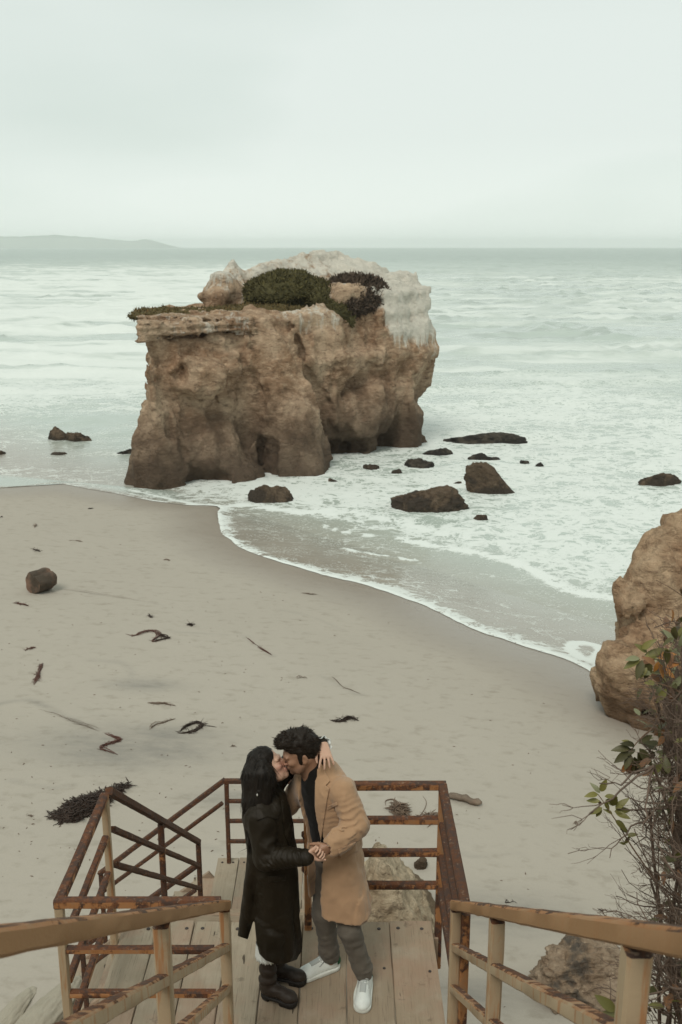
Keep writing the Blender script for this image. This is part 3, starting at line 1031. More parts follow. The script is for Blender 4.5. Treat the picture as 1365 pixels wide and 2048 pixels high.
def mat_plant(name, label, blobs, mat, n_leaf, leaf, seed, stiff=0.5, flowers=0):
    lo = np.min([np.array(c) - r for c, r in blobs], 0) - 0.4
    hi = np.max([np.array(c) + r for c, r in blobs], 0) + 0.4
    q = Vox(lo, hi, 0.085, 0.4)
    for c, r in blobs: q.ell(c, r, k=0.25)
    i_, P = q.band(0.7)
    q.F[i_] -= (0.20 * fbm(P * 1.5, 3, seed) + 0.12 * fbm(P * 4.5, 2, seed + 3)).astype(np.float32)
    V, Q = q.mesh()
    t = thing(name, label, 'plant', stack_to_world(np.array([blobs[0][0]]))[0])
    Vw = stack_to_world(V)
    np_mesh('foliage_mass', Vw, Q, mat, t, attrs={'shade': np.zeros(len(V))})
    rg = np.random.default_rng(seed)
    # leaf sprays all over the mound
    fc = Vw[Q[rg.integers(0, len(Q), n_leaf)]]
    c = fc.mean(1)
    nn = np.cross(fc[:, 1] - fc[:, 0], fc[:, 3] - fc[:, 0])
    nn /= np.linalg.norm(nn, axis=1)[:, None] + 1e-9
    nn *= np.sign((nn * (c - Vw.mean(0))).sum(1))[:, None]
    d = nn * 1.0 + rg.normal(0, stiff, (n_leaf, 3))
    d[:, 2] += 0.35
    d /= np.linalg.norm(d, axis=1)[:, None]
    s_ = np.cross(d, rg.normal(0, 1, (n_leaf, 3)))
    s_ /= np.linalg.norm(s_, axis=1)[:, None]
    L = leaf * rg.uniform(0.5, 1.5, n_leaf)[:, None]
    base = c - 0.04 * d
    LV = np.stack([base - s_ * L * .14, base + s_ * L * .14, base + d * L * .6 + s_ * L * .16, base + d * L, ], 1).reshape(-1, 3)
    ff = np.arange(n_leaf * 4).reshape(-1, 4)
    o = np_mesh('leaf_spray', LV, ff, mat, t, smooth=False, attrs={'shade': np.repeat(rg.uniform(0, 1, n_leaf) ** 3, 4)})
    o['kind'] = 'stuff'
    return t
mat_plant('ice_plant', 'dark green mound of succulents on top of the big sea rock', [((9.4, 2.4, 7.45), (1.7, 1.3, 0.85)), ((8.4, 2.3, 7.3), (0.9, 1.2, 0.75)), ((10.7, 1.7, 7.1), (1.2, 1.1, 0.85)), ((10.9, 0.7, 6.5), (1.0, 0.8, 0.6))], M_ICE, 9000, 0.17, 3)
mat_plant('ground_cover', 'rusty green carpet of plants sloping down onto the flat rock shelf', [((7.6, 2.0, 6.55), (1.5, 1.5, 0.42)), ((5.6, 2.6, 6.55), (1.7, 1.4, 0.26)), ((9.3, 0.95, 6.35), (0.8, 0.55, 0.5)), ((3.6, 3.2, 6.6), (1.5, 1.0, 0.18))], M_MOSS, 9000, 0.12, 5)
mat_plant('dry_shrub', 'brown dry brush mound beside the green succulents on the sea rock', [((12.3, 1.1, 7.15), (1.6, 1.1, 0.95)), ((13.4, 0.9, 7.05), (0.75, 0.8, 0.85)), ((11.7, 0.55, 6.85), (1.0, 0.7, 0.75)), ((12.6, 0.5, 6.95), (0.9, 0.7, 0.7))], M_BRUSH, 8000, 0.22, 7, 0.8)
mat_plant('shrub_tuft', 'small dark tuft clinging to the face below the succulents', [((10.1, 0.0, 6.2), (0.42, 0.3, 0.2))], M_BRUSH, 900, 0.14, 9, 0.8)

# --- loose rocks
def ico(sub):
    t = (1 + 5 ** 0.5) / 2
    V = np.array([(-1, t, 0), (1, t, 0), (-1, -t, 0), (1, -t, 0), (0, -1, t), (0, 1, t), (0, -1, -t), (0, 1, -t), (t, 0, -1), (t, 0, 1), (-t, 0, -1), (-t, 0, 1)], dtype=np.float64)
    F_ = np.array([(0, 11, 5), (0, 5, 1), (0, 1, 7), (0, 7, 10), (0, 10, 11), (1, 5, 9), (5, 11, 4), (11, 10, 2), (10, 7, 6), (7, 1, 8), (3, 9, 4), (3, 4, 2), (3, 2, 6), (3, 6, 8), (3, 8, 9), (4, 9, 5), (2, 4, 11), (6, 2, 10), (8, 6, 7), (9, 8, 1)])
    V /= np.linalg.norm(V[0])
    for _ in range(sub):
        E_ = np.sort(np.concatenate([F_[:, [0, 1]], F_[:, [1, 2]], F_[:, [2, 0]]]), 1)
        U, inv = np.unique(E_, axis=0, return_inverse=True)
        inv = inv.ravel()
        M = V[U].mean(1)
        M /= np.linalg.norm(M, axis=1)[:, None]
        n0, k = len(V), len(F_)
        a, b, c = n0 + inv[:k], n0 + inv[k:2 * k], n0 + inv[2 * k:]
        V = np.vstack([V, M])
        F_ = np.concatenate([np.stack([F_[:, 0], a, c], 1), np.stack([F_[:, 1], b, a], 1), np.stack([F_[:, 2], c, b], 1), np.stack([a, b, c], 1)])
    return V, F_
ICO4, ICO5 = ico(4), ico(5)

def unit_(a, b, c):
    v = np.array((a, b, c))
    return v / np.linalg.norm(v)

def rock(name, label, cat, loc, size, mat, seed, rotz=0.0, planes=9, lump=0.28, peak=None, group=None, fine=False, lean=(0, 0), wedge=0.0):
    """an angular boulder: a sphere cut by random planes, roughened; size = half extents"""
    rg = np.random.default_rng(seed)
    V, F_ = ICO5 if fine else ICO4
    V = V.copy()
    for k_ in range(planes):
        n = rg.normal(0, 1, 3)
        n[2] = abs(n[2]) * 0.7
        n /= np.linalg.norm(n)
        d = rg.uniform(0.62, 0.95)
        if k_ == 0 and name == 'sea_rock' and not wedge:                          # a tilted flat top
            n = unit_(rg.normal(0, 0.28), rg.normal(0, 0.28), 1.0)
            d = rg.uniform(0.50, 0.66)
        over = V @ n - d
        V -= np.maximum(over, 0)[:, None] * n * 0.92
    V = V * (1 + lump * fbm(V * 1.6 + seed * 3.1, 5, seed, 0.55)[:, None] + 0.10 * ridged(V * 3.5 + seed, 3, seed + 1)[:, None] * lump / 0.28)
    V += 0.035 * fbm(V * 9 + seed, 2, seed)[:, None] * V
    if peak is not None:                                   # pull the top towards one side
        V[:, 0] += peak * np.maximum(V[:, 2], 0)
    if wedge:
        V[:, 2] = V[:, 2] * (1 - wedge * sstep(-0.45, 1.0, V[:, 0])) * (1 + 0.25 * wedge * sstep(0.2, -0.5, V[:, 0]))
    V = V * np.array(size)
    V[:, 0] += lean[0] * V[:, 2]
    c, s = math.cos(rotz), math.sin(rotz)
    V = V @ np.array([[c, -s, 0], [s, c, 0], [0, 0, 1]]).T
    o = np_mesh(name, V, F_, mat)
    o.location = loc
    return tag(o, label, cat, group)

G = 'rocks awash in the surf'
def sea_rock(px0, px1, ptop, pbot, mat, seed, label, aspect=0.8, sink=0.3, **kw):
    """a rock whose waterline runs from px0 to px1 at the height pbot of the picture"""
    a = on_sea((px0 + px1) / 2, pbot, 0.05)
    dist = math.hypot(a.y, CAM_H)
    ppm = FPX / dist
    w = (px1 - px0) / ppm / 2
    dep = w * aspect
    h = max(0.12, (pbot - ptop) / ppm * 1.02 - dep * 0.22)
    loc = (a.x, a.y + dep * 0.8, -sink * h)
    return rock('sea_rock', label, 'rock', loc, (w * 1.06, dep, h * (1 + sink)), mat, seed, group=G, **kw)
sea_rock(792, 932, 962, 1020, M_DARKROCK, 14, 'largest dark brown rock in the foam nearest the swash, broad and blocky', 0.75, fine=True)
sea_rock(952, 1058, 938, 986, M_DARKROCK, 22, 'wedge shaped dark rock with a peak on one side sloping down to a point', 0.5, planes=4, wedge=0.8, peak=-0.75, lump=0.22, fine=True)
sea_rock(906, 1044, 857, 884, M_BLACKROCK, 33, 'long low black rock farthest out in the surf beyond the others', 0.55, planes=4)
sea_rock(850, 908, 890, 909, M_BLACKROCK, 41, 'low black rock between the sea stack and the long black rock', 0.7)
sea_rock(813, 869, 904, 935, M_BLACKROCK, 52, 'blocky black rock just off the seaward corner of the stack', 0.8)
sea_rock(926, 988, 900, 919, M_BLACKROCK, 61, 'low black rock behind the wedge shaped rock, trailing to a thin tip', 0.6)
sea_rock(966, 1004, 912, 919, M_BLACKROCK, 62, 'thin dark tip of rock barely above the foam behind the wedge shaped rock', 0.6)
sea_rock(1040, 1060, 915, 925, M_BLACKROCK, 71, 'small black rock alone in white foam beyond the wedge shaped rock', 0.8)
sea_rock(1072, 1090, 921, 931, M_BLACKROCK, 72, 'smallest black rock showing through the foam beside another small one', 0.8)
sea_rock(1287, 1364, 940, 969, M_DARKROCK, 83, 'dark rock standing apart in the foam at the seaward side of the outcrop', 0.7)
sea_rock(500, 584, 952, 1003, M_DARKROCK, 95, 'rounded brown rock at the foot of the sea stack in the swash', 0.8, peak=-0.1, planes=6, lump=0.2, fine=True)
sea_rock(947, 978, 1022, 1037, M_DARKROCK, 101, 'small brown rock poking from the foam in front of the wedge shaped rock', 0.7)
sea_rock(905, 928, 958, 967, M_DARKROCK, 107, 'small flat rock just behind the largest dark brown rock', 0.7)
sea_rock(724, 762, 922, 938, M_DARKROCK, 113, 'low brown rock in the lacy water under the stack', 0.7, sink=0.5)
sea_rock(784, 806, 934, 946, M_DARKROCK, 117, 'little brown stone in the foam near the blocky black rock', 0.7, sink=0.5)
sea_rock(656, 676, 953, 961, M_DARKROCK, 121, 'little dark stone in foam between the stack and the rounded brown rock', 0.7, sink=0.5)
sea_rock(93, 140, 848, 879, M_DARKROCK, 131, 'rounded boulder, the taller of the pair in the milky shallows', 0.8, lump=0.2)
sea_rock(128, 177, 852, 882, M_DARKROCK, 139, 'lower knobbly boulder of the pair in the milky shallows', 0.8)
sea_rock(96, 132, 899, 908, M_DARKROCK, 141, 'flat stone barely above the milky water in front of the boulder pair', 0.6, sink=0.5)
sea_rock(232, 278, 891, 907, M_BLACKROCK, 151, 'low dark rock touching the landward end of the sea stack', 0.7)
sea_rock(-40, 7, 893, 908, M_DARKROCK, 157, 'rock half hidden by the edge of the view in the milky shallows', 0.8)

# --- the outcrop on the near side of the beach
q = Vox((3.6, 15.2, 0.0), (10.6, 21.4, 5.4), 0.062, 0.6)
q.cone((6.4, 17.8, 0.2), (6.12, 17.9, 1.75), 0.95, 0.72, k=0.25)
q.cone((6.6, 18.4, 0.3), (6.3, 18.7, 2.7), 1.2, 0.55, k=0.2)
q.cone((7.0, 18.6, 0.5), (6.22, 19.0, 3.72), 1.15, 0.24, k=0.3)
q.cone((7.7, 18.8, 0.5), (6.80, 19.2, 3.90), 1.25, 0.28, k=0.06)
q.cone((8.4, 19.0, 0.5), (8.2, 19.4, 4.3), 1.4, 0.6, k=0.3)
q.cone((9.3, 19.3, 0.5), (9.2, 19.6, 4.4), 1.6, 0.8, k=0.4)
q.ell((6.5, 17.5, 1.5), (0.9, 0.7, 0.9), k=0.3)
q.ell((5.05, 17.9, 3.0), (0.42, 0.9, 0.5), k=0.08, op='cut')
q.ell((5.5, 18.3, 3.75), (0.30, 0.9, 0.42), k=0.08, op='cut')
q.ell((4.6, 17.6, 0.75), (0.25, 0.8, 0.35), k=0.1, op='cut')
q.ell((7.0, 17.1, 0.8), (1.3, 0.7, 0.9), k=0.4)
q.ell((5.45, 17.65, 1.25), (0.42, 0.5, 0.5), k=0.3)
q.ell((5.25, 17.4, 1.75), (0.22, 0.3, 0.3), k=0.2)
q.ell((5.62, 18.2, 2.75), (0.20, 0.3, 0.16), k=0.12)
q.cone((6.52, 18.9, 5.0), (6.54, 18.3, 2.4), 0.12, 0.10, k=0.06, op='cut')
q.cone((6.5, 17.6, 3.4), (6.3, 16.9, 1.4), 0.10, 0.16, k=0.2, op='cut')
q.cone((6.2, 17.0, 2.6), (6.5, 16.8, 0.6), 0.16, 0.25, k=0.3, op='cut')
q.ell((5.55, 17.0, 0.95), (0.5, 0.35, 0.16), k=0.15, op='cut')
idx, P = q.band(1.0)
n = 0.26 * ridged(P * np.array((1.0, 1.0, 0.45), np.float32), 4, 91, 0.55) + 0.14 * fbm(P * np.array((2.0, 2.0, 1.0), np.float32), 5, 33, 0.55) + 0.15 * ridged(np.stack([P[:, 0] * 1.8 + P[:, 2] * 0.7, P[:, 1] * 1.8, P[:, 2] * 0.45], -1), 4, 66, 0.55) + 0.05 * ridged(P * np.array((4, 4, 1.6), np.float32), 3, 44)
q.F[idx] -= (n - 0.05).astype(np.float32)
V, Q = largest(*q.mesh())
oc = np_mesh('rock_outcrop', V, Q, M_OUTCROP)
tag(oc, 'ochre outcrop with a cleft peak rising from the sand behind the leafy bush', 'rock')

# --- boulders at the foot of the stairs
p = at(770, 1800, 10.4)
rock('boulder', 'pale tan boulder behind the landing under the railing', 'boulder', (0.50, 10.45, 1.35), (0.72, 0.75, 1.02), M_TANROCK, 205, 0.2, 7, 0.22, fine=True, peak=0.05)
rock('boulder', 'broad low tan boulder behind the couple beside the pale boulder', 'boulder', (-0.2, 10.3, 1.3), (0.7, 0.7, 0.55), M_TANROCK, 207, 0.6, 7, 0.25, fine=True)
rock('boulder', 'craggy grey brown boulder on the sand below the stair railing and bush', 'boulder', (2.78, 9.5, 1.50), (0.56, 0.42, 0.30), M_GREYROCK, 213, 0.15, 8, 0.45, fine=True)
p = on_sand(80, 1985)
rock('stone_slab', 'smooth pale sandstone slab on the sand beside the landing corner', 'boulder', (-3.14, 8.45, 1.46), (0.30, 1.0, 0.30), M_PALESLAB, 221, -0.30, 2, 0.07, fine=True)
rock('stone_slab', 'narrow sandstone slab lying next to the wider smooth one', 'boulder', (-3.52, 8.62, 1.48), (0.17, 0.66, 0.16), M_PALESLAB, 223, -0.25, 2, 0.08, fine=True)
rock('red_stone', 'small dark red stone on the sand behind the landing railing', 'stone', on_sand(842, 1735, 0.05), (0.09, 0.07, 0.10), M_DARKROCK, 231, 0.4, 6)
# ---------------------------------------------------------------- stairs, landings and railings
def rust_mat(name, paint, amt, rust_hi=(0.23, 0.085, 0.03), rust_lo=(0.055, 0.024, 0.014), top=0.35, runs=0.5):
    """old painted steel: rust breaks through from the top faces and in runs"""
    m = Mat(name, 0.75, 0.3)
    P = m.pos()
    nzv = m.sep(m.tnrm())[2]
    n1 = m.noise(P, 7.0, 8, 0.68, 0.4)
    n2 = m.noise(m.map(P, (28, 28, 5.0)), 1.0, 5, 0.6)
    n3 = m.noise(P, 60.0, 5, 0.7)
    n0 = m.noise(P, 2.2, 3, 0.5)
    v = m.math('ADD', m.math('MULTIPLY', n1, 0.62), m.math('ADD', m.math('MULTIPLY', n2, 0.25), m.math('MULTIPLY', n0, 0.35)))
    v = m.math('ADD', v, m.math('MULTIPLY', m.math('MAXIMUM', nzv, 0.0), top))
    mask = m.smooth(v, 0.86 - amt, 0.92 - amt)
    halo = m.smooth(v, 0.70 - amt, 0.88 - amt)
    run = m.smooth(m.noise(m.map(P, (34, 34, 2.6)), 1.0, 4, 0.6), 0.52, 0.66)
    rust = m.mix(n3, rust_lo, rust_hi)
    rust = m.mix(m.smooth(m.noise(P, 23, 6, 0.7), 0.42, 0.60), rust, (0.060, 0.036, 0.027))
    pc = m.mix(n0, paint, tuple(0.75 * c for c in paint))
    pc = m.mix(m.math('MULTIPLY', m.math('MAXIMUM', halo, m.math('MULTIPLY', run, runs)), 0.8), pc, (0.36, 0.150, 0.050))
    c = m.mix(mask, pc, rust)
    c = m.mix(m.math('MULTIPLY', m.smooth(m.noise(P, 38, 5, 0.75), 0.58, 0.66), m.math('MULTIPLY', mask, 0.55)), c, (0.33, 0.24, 0.17))
    hgt = m.math('ADD', m.math('MULTIPLY', n3, 0.5), m.math('MULTIPLY', m.math('MULTIPLY', mask, n1), 1.0))
    m.out(c, m.math('ADD', 0.55, m.math('MULTIPLY', mask, 0.35)), m.bump(hgt, 0.55, 0.006))
    return m.m
M_RUST = rust_mat('rusted_steel', (0.32, 0.20, 0.115), 0.28, (0.20, 0.078, 0.034), (0.050, 0.022, 0.013))
M_RUSTDK = rust_mat('dark_rusted_steel', (0.22, 0.12, 0.06), 0.42, (0.15, 0.058, 0.024), (0.038, 0.020, 0.013))
M_CREAM = rust_mat('cream_painted_steel', (0.46, 0.345, 0.220), 0.03, top=0.36, runs=0.95)
M_TAN = rust_mat('tan_painted_steel', (0.37, 0.205, 0.095), 0.00, (0.15, 0.070, 0.032), (0.070, 0.038, 0.022), top=0.40, runs=0.25)

def wood_mat(name, lo, hi, grain='y', pale=(0.40, 0.34, 0.26)):
    m = Mat(name, 0.88, 0.18)
    P = m.pos()
    r = m.rand()
    off = m.n('ShaderNodeCombineXYZ')
    m.l(m.math('MULTIPLY', r, 37.0), off.inputs[0])
    m.l(m.math('MULTIPLY', r, 11.0), off.inputs[1])
    Pv = m.vadd(P, off.outputs[0])
    sc = (38, 1.6, 38) if grain == 'y' else (1.6, 38, 38)
    g1 = m.noise(m.map(Pv, sc), 1.0, 6, 0.62, 0.5)
    g2 = m.noise(m.map(Pv, tuple(3.3 * s for s in sc)), 1.0, 3, 0.6)
    n = m.noise(Pv, 3.0, 6, 0.6)
    c = m.mix(g1, lo, hi)
    c = m.mix(m.math('MULTIPLY', m.smooth(g2, 0.55, 0.72), 0.55), c, tuple(0.5 * x for x in lo))
    c = m.mix(m.math('MULTIPLY', m.smooth(n, 0.48, 0.72), 0.55), c, pale)
    c = m.mix(m.math('MULTIPLY', m.smooth(m.noise(Pv, 9, 5, 0.7), 0.60, 0.72), 0.5), c, tuple(0.45 * x for x in lo))
    ck = m.noise(m.map(Pv, tuple(0.55 * s if s > 10 else 2.2 * s for s in sc)), 1.0, 2, 0.4)
    c = m.mix(m.math('MULTIPLY', m.smooth(ck, 0.71, 0.73), 0.85), c, (0.035, 0.026, 0.018))
    c = m.mix(m.math('MULTIPLY', m.smooth(m.noise(Pv, 1.7, 5, 0.65), 0.45, 0.62), 0.35), c, (0.33, 0.185, 0.125))
    hs = m.n('ShaderNodeHueSaturation')
    m.l(m.math('ADD', 0.85, m.math('MULTIPLY', r, 0.3)), hs.inputs['Value'])
    m.l(c, hs.inputs['Color'])
    m.out(hs.outputs[0], 0.88, m.bump(m.math('ADD', g1, m.math('MULTIPLY', g2, 0.5)), 0.5, 0.006))
    return m.m
M_WOOD = wood_mat('weathered_deck_wood', (0.250, 0.190, 0.128), (0.355, 0.285, 0.205))
M_WOODG = wood_mat('grey_weathered_wood', (0.235, 0.190, 0.135), (0.360, 0.305, 0.228))
M_WOODX = wood_mat('weathered_tread_wood', (0.22, 0.165, 0.11), (0.33, 0.265, 0.19), 'x')
M_BOLT = Mat('dark_bolt_steel', 0.6, 0.4).out((0.045, 0.035, 0.030))

DZ = 4.98           # upper landing
LZ = 2.83           # lower landing
RAIL = 1.07
def bar_part(name, a, b, w, h, mat, parent, bev=0.007):
    mb = MB()
    mb.bar(a, b, w, h, bev)
    return smooth_auto(mb.build(name, mat, parent), 40)

def railing(name, label, runs, posts, mats, rails=(0, 0.25, 0.49, 0.735), w=0.046, top_w=0.050, post_w=0.046, drop=0.25, group='rusty steel railings of the beach stairs'):
    """runs: list of (a, b) top centre lines; posts: list of (x, y, z_top, z_bottom)"""
    a0 = runs[0][0]
    t = thing(name, label, 'railing', (a0[0], a0[1], a0[2] - RAIL), group)
    mt, mr, mp_ = mats
    for a, b in runs:
        for i, dz in enumerate(rails):
            aa_, bb_ = (a[0], a[1], a[2] - dz), (b[0], b[1], b[2] - dz)
            d = (Vector(bb_) - Vector(aa_)).normalized()
            if i == 0:
                bar_part('top_rail', Vector(aa_) - d * 0.024, Vector(bb_) + d * 0.024, top_w, 0.05, mt, t)
            else:
                bar_part('cross_rail', Vector(aa_) + d * 0.022, Vector(bb_) - d * 0.022, w * 0.86, w * 0.86, mr, t)
    for i, (x_, y_, zt, zb) in enumerate(posts):
        bar_part('post', (x_, y_, zb), (x_, y_, zt - 0.026), post_w, post_w, mp_[i] if isinstance(mp_, (list, tuple)) else mp_, t)
    return t

TZ = DZ + RAIL
# landing rails
railing('landing_railing', 'dark rusty railing across the far edge of the landing behind the couple', [((-0.22, 5.73, TZ), (0.652, 5.73, TZ))],
        [(-0.22, 5.73, TZ, DZ - 0.2), (0.652, 5.73, TZ, DZ - 0.3)], (M_RUST, M_RUST, M_RUST), w=0.055, top_w=0.055)
railing('landing_railing', 'dark rusty railing running towards the viewer beside the man from the far corner', [((0.652, 5.70, TZ), (0.652, 4.56, TZ))],
        [(0.655, 4.50, TZ, DZ - 0.3)], (M_RUSTDK, M_RUSTDK, M_RUST), top_w=0.056)
railing('landing_railing', 'pale posted rusty railing along the outer side of the landing by the seaweed pile', [((-1.49, 4.58, TZ), (-1.49, 5.58, TZ))],
        [(-1.49, 5.60, TZ, DZ - 0.25)], (M_RUST, M_RUST, M_CREAM), rails=(0, 0.27, 0.53, 0.80))
railing('landing_railing', 'rusty railing crossing the near edge of the landing behind the stair rail', [((-1.49, 4.55, TZ), (-0.66, 4.55, TZ))],
        [(-1.49, 4.55, TZ, DZ - 0.45)], (M_RUST, M_RUST, M_CREAM), rails=(0, 0.29, 0.57, 0.84))
# rails of the flight that comes down to the landing
def stair_rail(xr, label, posts, y0=0.45, y1=4.53):
    sl_ = 2.13 / 2.98
    zt = lambda y: TZ + (y1 - y) * sl_
    t = railing('stair_railing', label, [((xr, y1, zt(y1)), (xr, y0, zt(y0)))], [(xr, y, zt(y) - (0.0 if y == y1 else 0.01), zt(y) - 1.25) for y in posts],
                (M_TAN, M_CREAM, M_CREAM), rails=(0, 0.26, 0.52), w=0.052, top_w=0.062, post_w=0.055)
    return t
stair_rail(-0.613, 'tan painted stair railing with rusty lower bars crossing in front of the landing rails', (4.53, 2.92, 1.3))
stair_rail(0.607, 'tan painted stair railing sloping down in front of the bush and the craggy boulder', (4.53, 3.33, 1.74))

# flight from the upper to the lower landing
c1_, c2_ = (-1.47, 5.66, TZ), (-1.40, 8.60, LZ + 0.93)
railing('stair_railing', 'dark railing going down to the lower landing, nearer the seaweed pile', [(c1_, c2_)],
        [(-1.443, 7.05, TZ + (7.05 - 5.66) / 2.94 * (LZ + 0.93 - TZ), 3.2), (-1.40, 8.60, LZ + 0.93, LZ - 0.1)], (M_RUSTDK, M_RUSTDK, M_RUSTDK), rails=(0, 0.27, 0.53))
railing('stair_railing', 'dark railing of the lower flight mostly hidden behind the couple', [((-0.24, 5.76, TZ - 0.1), (-0.24, 8.60, LZ + 0.93))],
        [(-0.24, 8.60, LZ + 0.93, LZ - 0.1)], (M_RUSTDK, M_RUSTDK, M_RUSTDK), rails=(0, 0.27, 0.53))
railing('lower_landing_railing', 'thin dark railing across the far edge of the lower landing behind the woman', [((-1.236, 9.62, LZ + 1.0), (-0.2, 9.62, LZ + 1.0))],
        [(-1.236, 9.62, LZ + 1.0, LZ - 0.05), (-0.2, 9.62, LZ + 1.0, LZ - 0.05)], (M_RUSTDK, M_RUSTDK, M_RUSTDK), rails=(0, 0.242, 0.484, 0.735))
railing('stair_railing', 'farthest dark railing slanting down to the sand from the lower landing', [((-1.27, 9.62, LZ + 1.0), (-2.66, 9.62, LZ - 0.13))],
        [(-2.66, 9.62, LZ - 0.13, 1.2)], (M_RUSTDK, M_RUSTDK, M_RUSTDK), rails=(0, 0.25))
railing('stair_railing', 'nearer dark railing slanting down to the sand from the lower landing', [((-1.43, 8.60, LZ + 0.66), (-2.62, 8.60, LZ - 0.29))],
        [(-2.62, 8.60, LZ - 0.29, 1.2)], (M_RUSTDK, M_RUSTDK, M_RUSTDK), rails=(0, 0.26))

# --- boards
def plank(parent, x0, x1, y0, y1, zt, th, mat, name='plank', sag=0.0):
    mb = MB()
    mb.box(((x0 + x1) / 2, (y0 + y1) / 2, zt - th / 2), x1 - x0, y1 - y0, th, 0.006, None, 0.0009, 10)
    return smooth_auto(mb.build(name, mat, parent), 40)
def bolt(parent, x, y, z, r=0.013):
    mb = MB()
    mb.tube([(x, y, z - 0.01), (x, y, z + 0.004), (x, y, z + 0.0085)], (r, r, r * 0.6), 8)
    return mb.build('bolt', M_BOLT, parent)

up = thing('wooden_landing', 'plank landing bolted along its far edge that the couple stands on', 'landing', (-0.42, 5.1, DZ))
edges = [-1.47, -1.235, -0.99, -0.745, -0.50, -0.255, 0.035, 0.325, 0.615]
for i in range(8):
    y1 = (5.80 if edges[i] >= -0.3 else 5.80) + RNG.uniform(-0.012, 0.012)
    plank(up, edges[i] + (0.0032 if i < 5 else 0.0015), edges[i + 1] - (0.0032 if i < 4 else 0.0015), 4.46, y1, DZ + RNG.uniform(-0.002, 0.002), 0.045, M_WOODG if i < 4 else M_WOOD)
    for q in (0.22, 0.78):
        xb = edges[i] + (edges[i + 1] - edges[i]) * (q + RNG.uniform(-0.05, 0.05))
        bolt(up, xb, 5.735 + RNG.uniform(-0.012, 0.012), DZ)
        if i in (1, 4, 6, 7) : bolt(up, xb + 0.02, 5.30 + RNG.uniform(-0.05, 0.05) if q > .5 else 4.75, DZ, 0.010)
mb = MB()
for y_ in (4.5, 5.72):
    mb = MB()
    mb.box((-0.43, y_, DZ - 0.13), 2.16, 0.06, 0.16, 0)
    mb.build('joist', M_WOODX, up)

def flight(name, label, a, b, z0, z1, n, along, half, mats, group='wooden flights of the beach stairs'):
    """n treads between level z0 and z1 along +y or -x"""
    t = thing(name, label, 'stairs', (a + half, b, z1) if along == 'y' else (b, a, z1), group)
    return t
# upper to lower landing (down along +y)
t = thing('stair_flight', 'weathered wooden steps going down from the landing behind the woman', 'stairs', (-0.85, 7.1, LZ), 'wooden flights of the beach stairs')
n = 11
for i in range(n):
    z = DZ - (DZ - LZ) * (i + 1) / (n + 1)
    y = 5.83 + (8.56 - 5.83) * (i + 0.5) / n
    plank(t, -1.42, -0.28, y - 0.145, y + 0.145, z, 0.05, M_WOODX, 'tread')
for x_ in (-1.445, -0.255):
    mb = MB()
    mb.bar((x_, 5.84, DZ - 0.22), (x_, 8.56, LZ - 0.05), 0.045, 0.26, 0.004)
    mb.build('stringer', M_WOODG, t)
lo = thing('lower_landing', 'pale plank landing at the turn of the stairs below the couple', 'landing', (-0.75, 9.1, LZ))
xe = [-1.37, -1.13, -0.89, -0.65, -0.41, -0.17]
for i in range(5):
    plank(lo, xe[i] + 0.004, xe[i + 1] - 0.004, 8.58 + RNG.uniform(-.01, .01), 9.70 + RNG.uniform(-.012, .012), LZ + RNG.uniform(-.002, .002), 0.05, M_WOODG)
    for q in (0.25, 0.75):
        for y_ in (9.62, 8.7):
            bolt(lo, xe[i] + 0.24 * q, y_, LZ, 0.013)
for x_ in (-1.25, -0.3):
    for y_ in (8.66, 9.6):
        mb = MB()
        mb.bar((x_, y_, 0.9), (x_, y_, LZ - 0.05), 0.14, 0.14, 0.01)
        mb.build('support_post', M_WOODG, lo)
for x_ in (-1.40, 0.55):
    for y_ in (4.6, 5.65):
        mb = MB()
        mb.bar((x_, y_, 0.6), (x_, y_, DZ - 0.22), 0.14, 0.14, 0.01)
        mb.build('support_post', M_WOODG, up)
t = thing('stair_flight', 'last few grey wooden steps dropping sideways from the lower landing to the sand', 'stairs', (-2.1, 9.1, 1.4), 'wooden flights of the beach stairs')
n = 7
for i in range(n):
    z = LZ - 0.175 * (i + 1)
    xx = -1.38 - 0.225 * (i + 0.5)
    mb = MB()
    mb.box((xx, 9.11, z - 0.025), 0.27, 0.98, 0.05, 0.006, None, 0.001, 8)
    mb.build('tread', M_WOODG, t)
for y_ in (8.615, 9.605):
    mb = MB()
    mb.bar((-1.39, y_ - 0.0, LZ - 0.2), (-2.95, y_, LZ - 1.40), 0.045, 0.24, 0.004)
    mb.build('stringer', M_WOODG, t)
